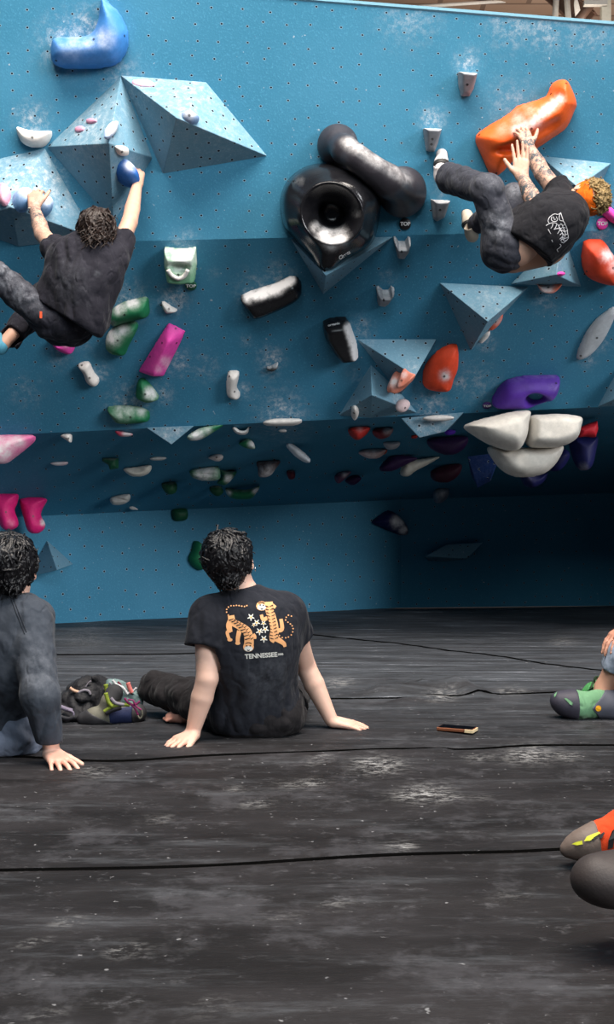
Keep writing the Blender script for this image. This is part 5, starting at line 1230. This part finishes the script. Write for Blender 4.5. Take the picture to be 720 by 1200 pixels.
decal('black_stripe', [[(712,995),(713,985),(717,975),(722,970),(726,971),(720,982),(718,993)]], b3, plain('black stripe', (.012,.012,.014), .6), o, .005)
# front shoe: sole and toe turned towards the camera
d2 = 2.30
def Q(px, py, dd=0): return J(px, py, d2+dd)
s = SDF(); s.el(Q(716,1032), (.074,.060,.046), k=.02).el(Q(735,1034,.03), (.10,.06,.046), k=.03).rc(Q(698,1026), Q(722,1024,.03), .038,.042,k=.02).rc(Q(740,1028,.05), Q(800,1018,.15), .048,.045,k=.03).rc(Q(800,1010,.15), Q(815,975,.17), .045,.045,k=.03)
mesh_sdf(s, .004, 'shoe_sole', dbr, o, inflate=.0)
pass
mesh_sdf(s, .005, 'shoe_upper', oran, o, clips=[(Q(752,1020), (-1,0,0))], inflate=.003)
s = SDF(); s.rc(Q(808,985,.17), J(960,960,2.7), .05, .075, k=.03).rc(J(765,950,2.92), J(960,960,2.9), .05, .075, k=.03)
P1 = A3(W3(960,960,2.7)); P2 = A3(W3(960,960,2.9)); hp = A3((2.0,2.9,.13))
s.rc(P1, hp, .085,.10,k=.04).rc(P2, hp+A3((0,.15,0)), .085,.10,k=.04)
s.el(hp+A3((.05,.05,.02)), (.17,.19,.14), k=.05)
mesh_sdf(s, .009, 'trousers', char, o, clips=[(A3((0,0,.004)), (0,0,-1))])
s = SDF(); nk, ch, pv = hp+A3((.18,.05,.62)), hp+A3((.14,.05,.38)), hp+A3((.05,.05,.05)); shA, shB = hp+A3((.15,.24,.5)), hp+A3((.15,-.14,.5))
torso(s, nk, ch, pv, shB, shA, 1.05, .02)
for q, sg in ((shA,1),(shB,-1)): s.rc(q, q+A3((.1,.05*sg,-.27)), .06,.05,k=.04)
mesh_sdf(s, .009, 't_shirt', tshirt, o, clips=[(nk, (0,0,1))])
s = SDF(); haxis, HP = head(s, nk+A3((0,0,.16)), (0,0,1), (-1,.2,0)); s.chain([nk-A3((0,0,.05)), nk+A3((0,0,.1))], [.055,.052], k=.03)
for q, sg in ((shA,1),(shB,-1)):
    e = q+A3((.1,.05*sg,-.27)); w = A3((q[0]+.22, q[1]+.05*sg, .05)); s.rc(q, e, .045,.04,k=.02).rc(e, w, .04,.027,k=.02); hand(s, w, (.8,.2*sg,-.3), (0,0,1), (0,-sg,0), (.2,.2,.1), .15)
s.rc(pv+A3((0,0,.1)), nk, .08,.05,k=.03)
mesh_sdf(s, .006, 'body', SKIN, o, attrs={'rosy': spots3([]), 'chalk': spots3([]), 'tattoo': spots3([])})
hair(haxis, HP, None, hm_black, o, n=120, seed=43, h=.005, volume_=1.08)
# ---------------------------------------------------------------- things lying on the mat
# phone
g_ = gp(536, 855.5); o = empty('phone', g_, 'phone in a tan and cream case lying screen up on the mat', 'phone')
a = math.radians(-24); u_ = (math.cos(a), math.sin(a), 0); v_ = (-math.sin(a), math.cos(a), 0)
zc = fz(g_.x, g_.y)
put('phone_case', boxmesh('phone_case', (g_.x, g_.y, zc+.009), (.073,.037,.0065), plain('tan phone case', srgb(120,72,48), .5), [u_, v_, (0,0,1)], .003), o)
put('screen', boxmesh('screen', (g_.x, g_.y, zc+.0158), (.068,.032,.0012), plain('black glass screen', (.004,.004,.006), .06, .6), [u_, v_, (0,0,1)], .0008), o)
for q, w in ((.050,.018),(.070,.0)):
    c_ = Vector((g_.x, g_.y, zc+.009))+Vector(u_)*(.058 if w else .0)-Vector(v_)*(.0375 if w else 0)
    if w: put('case_corner', boxmesh('case_corner', c_, (.017,.002,.0062), plain('cream case corner', srgb(225,205,165), .5), [u_, v_, (0,0,1)], .001), o)
put('case_corner', boxmesh('case_corner', Vector((g_.x, g_.y, zc+.009))+Vector(u_)*.0735, (.002,.030,.0062), plain('cream case corner', srgb(225,205,165), .5), [u_, v_, (0,0,1)], .001), o)
# black bag
bgm = cloth('black nylon bag', (.020,.020,.024), .15, rough=.6, fold=.8, fscale=10)
o = empty('bag', gp(93, 842), 'crumpled black bag with straps lying beside the left seated person', 'bag')
DB = 4.98
def Q(px, py, dd=0): return J(px, py, DB+dd)
s = SDF(); s.chain([Q(80,836), Q(92,826,.03), Q(107,815,.05), Q(114,812,.06)], [.050,.075,.085,.060], k=.05).el(Q(88,838,-.02), (.085,.10,.035), k=.04).rc(Q(112,830,.02), Q(118,836), .06, .04, k=.04)
_, bb = mesh_sdf(s, .005, 'bag_body', bgm, o, disp=sinfold(77,.014,.10), clips=[(A3(gp(90,846)), (0,0,-1))])
def strap(pts, d_, r, m, par, name, flat=None):
    V, Fc = tube([Vector(J(x, y, dd if dd else d_)) for x, y, dd in [(p[0], p[1], (p[2] if len(p) > 2 else 0)) for p in pts]], r, 8); return put(name, pymesh(name, V, Fc, m), par)
def sm(pts, n=6): return [tuple(p) for p in catmull(pts, n, False)]
tan = plain('tan leather loop', srgb(205,165,140), .6); gst = plain('grey webbing', srgb(130,125,135), .8); lil = plain('dusty lilac webbing', srgb(120,112,130), .8)
strap(sm([(82,806),(86,809),(92,811),(97,811)]), DB-.03, 0.0065, tan, o, 'loop'); strap(sm([(92,812),(98,809),(104,810),(106,814)]), DB-.04, 0.0058, gst, o, 'loop')
strap(sm([(100,806),(104,800),(107,798)]), DB-.02, 0.0029, gst, o, 'cord')
strap(sm([(64,826),(70,828),(78,831),(85,833)]), DB-.12, 0.0086, lil, o, 'strap'); strap(sm([(64,836),(72,840),(80,842),(88,840)]), DB-.14, 0.0072, plain('black webbing', (.02,.02,.025), .8), o, 'strap'); strap(sm([(80,832),(86,835),(86,842)]), DB-.13, 0.0043, lil, o, 'strap')
# climbing shoes heaped in front of the centre person
lime_s = plain('lime shoe fabric', srgb(135,150,50), .7, bump=.2); navy = plain('navy shoe fabric', srgb(32,42,80), .7, bump=.2); khaki = plain('khaki grey suede', srgb(112,110,98), .8, bump=.2); teal = plain('pale teal fabric', srgb(112,135,135), .7, bump=.2)
coral = plain('coral pull tab', srgb(215,120,115), .7); berry = plain('berry lace', srgb(130,35,90), .7)
DS = 4.86
o = empty('climbing_shoe', gp(125, 846), 'lime, khaki and navy climbing shoe with its dark toe to the left', 'climbing shoe', 'heap of climbing shoes')
def Q(px, py, dd=0): return J(px, py, DS+dd)
s = SDF(); s.chain([Q(98,842), Q(112,840), Q(130,837,.01), Q(150,836,.03), Q(160,836,.04)], [.024,.034,.037,.036,.040], k=.03).rc(Q(128,822), Q(134,812,.02), .035, .034, k=.03)
flr = [(A3(gp(120,848)), (0,0,-1))]
mesh_sdf(s, .004, 'shoe_upper', khaki, o, clips=flr+[(Q(155,830), (1,0,-.1))]); mesh_sdf(s, .004, 'toe_rubber', rubber, o, clips=flr+[(Q(110,835), nrm(A3((.5,0,1))))], inflate=.003)
mesh_sdf(s, .004, 'ankle_cuff', plain('charcoal ankle lining', (.03,.03,.034), .8), o, clips=[(Q(130,821), (0,0,-1)), (Q(126,820), nrm(A3((-1,0,-.3))))], inflate=.002)
mesh_sdf(s, .004, 'side_panel', navy, o, clips=flr+[(Q(128,832), (-1,0,-.1)), (Q(155,832), (1,0,0)), (Q(140,829), nrm(A3((-.1,0,1))))], inflate=.001); mesh_sdf(s, .004, 'heel_rubber', rubber, o, clips=flr+[(Q(154.5,832), (-1,0,0))], inflate=.002)
strap(sm([(122,834),(130,829),(140,826),(152,826)]), DS-.045, 0.0079, lime_s, o, 'strap'); strap(sm([(124,812),(127,822),(132,828)]), DS-.05, 0.0086, lime_s, o, 'strap')
strap(sm([(124,836),(132,832),(142,829)]), DS-.045, .010, plain('black elastic strap', (.015,.015,.018), .7), o, 'strap'); strap(sm([(130,818),(136,824),(146,826)]), DS-.05, .007, gst, o, 'strap')
strap(sm([(146,818),(151,824),(158,826),(164,822)]), DS-.05, 0.0043, berry, o, 'lace'); strap(sm([(152,824),(158,830),(162,838)]), DS-.05, 0.0043, berry, o, 'lace'); strap(sm([(150,820),(156,821),(160,828),(166,832)]), DS-.055, 0.0036, berry, o, 'lace')
strap(sm([(160,836),(164,842),(167,838),(166,832)]), DS-.02, 0.0036, khaki, o, 'heel_loop')
o = empty('climbing_shoe', gp(140, 840), 'pale teal and lime climbing shoe with a coral tab standing behind the khaki one', 'climbing shoe', 'heap of climbing shoes')
DT = 5.02
def Q(px, py, dd=0): return J(px, py, DT+dd)
s = SDF(); s.chain([Q(126,812), Q(134,806), Q(141,812), Q(156,822)], [.030,.036,.040,.040], k=.03).rc(Q(156,822), Q(158,834), .04, .035, k=.03).rc(Q(140,815), Q(140,830), .045,.05,k=.03)
_, b6 = mesh_sdf(s, .004, 'shoe_upper', teal, o, disp=sinfold(5,.006,.06)); mesh_sdf(s, .004, 'shoe_sole', rubber, o, clips=[(Q(140,820), nrm(A3((.6,0,1))))], inflate=.003)
strap(sm([(124,802),(126,812),(128,822)]), DT-.05, 0.0101, lime_s, o, 'strap'); strap(sm([(150,800),(152,806),(155,812)]), DT-.04, 0.0094, coral, o, 'pull_tab'); strap(sm([(138,799),(142,804),(140,812)]), DT-.05, 0.0043, plain('dark red cord', srgb(110,30,50), .7), o, 'lace')
strap(sm([(132,797),(136,802),(144,806),(150,814)]), DT-.055, 0.0058, plain('white webbing', (.6,.6,.62), .7), o, 'strap'); strap(sm([(150,812),(156,810),(160,806)]), DT-.04, 0.0050, plain('white webbing', (.6,.6,.62), .7), o, 'strap'); strap(sm([(128,800),(133,806),(131,814)]), DT-.055, 0.0043, gst, o, 'strap')
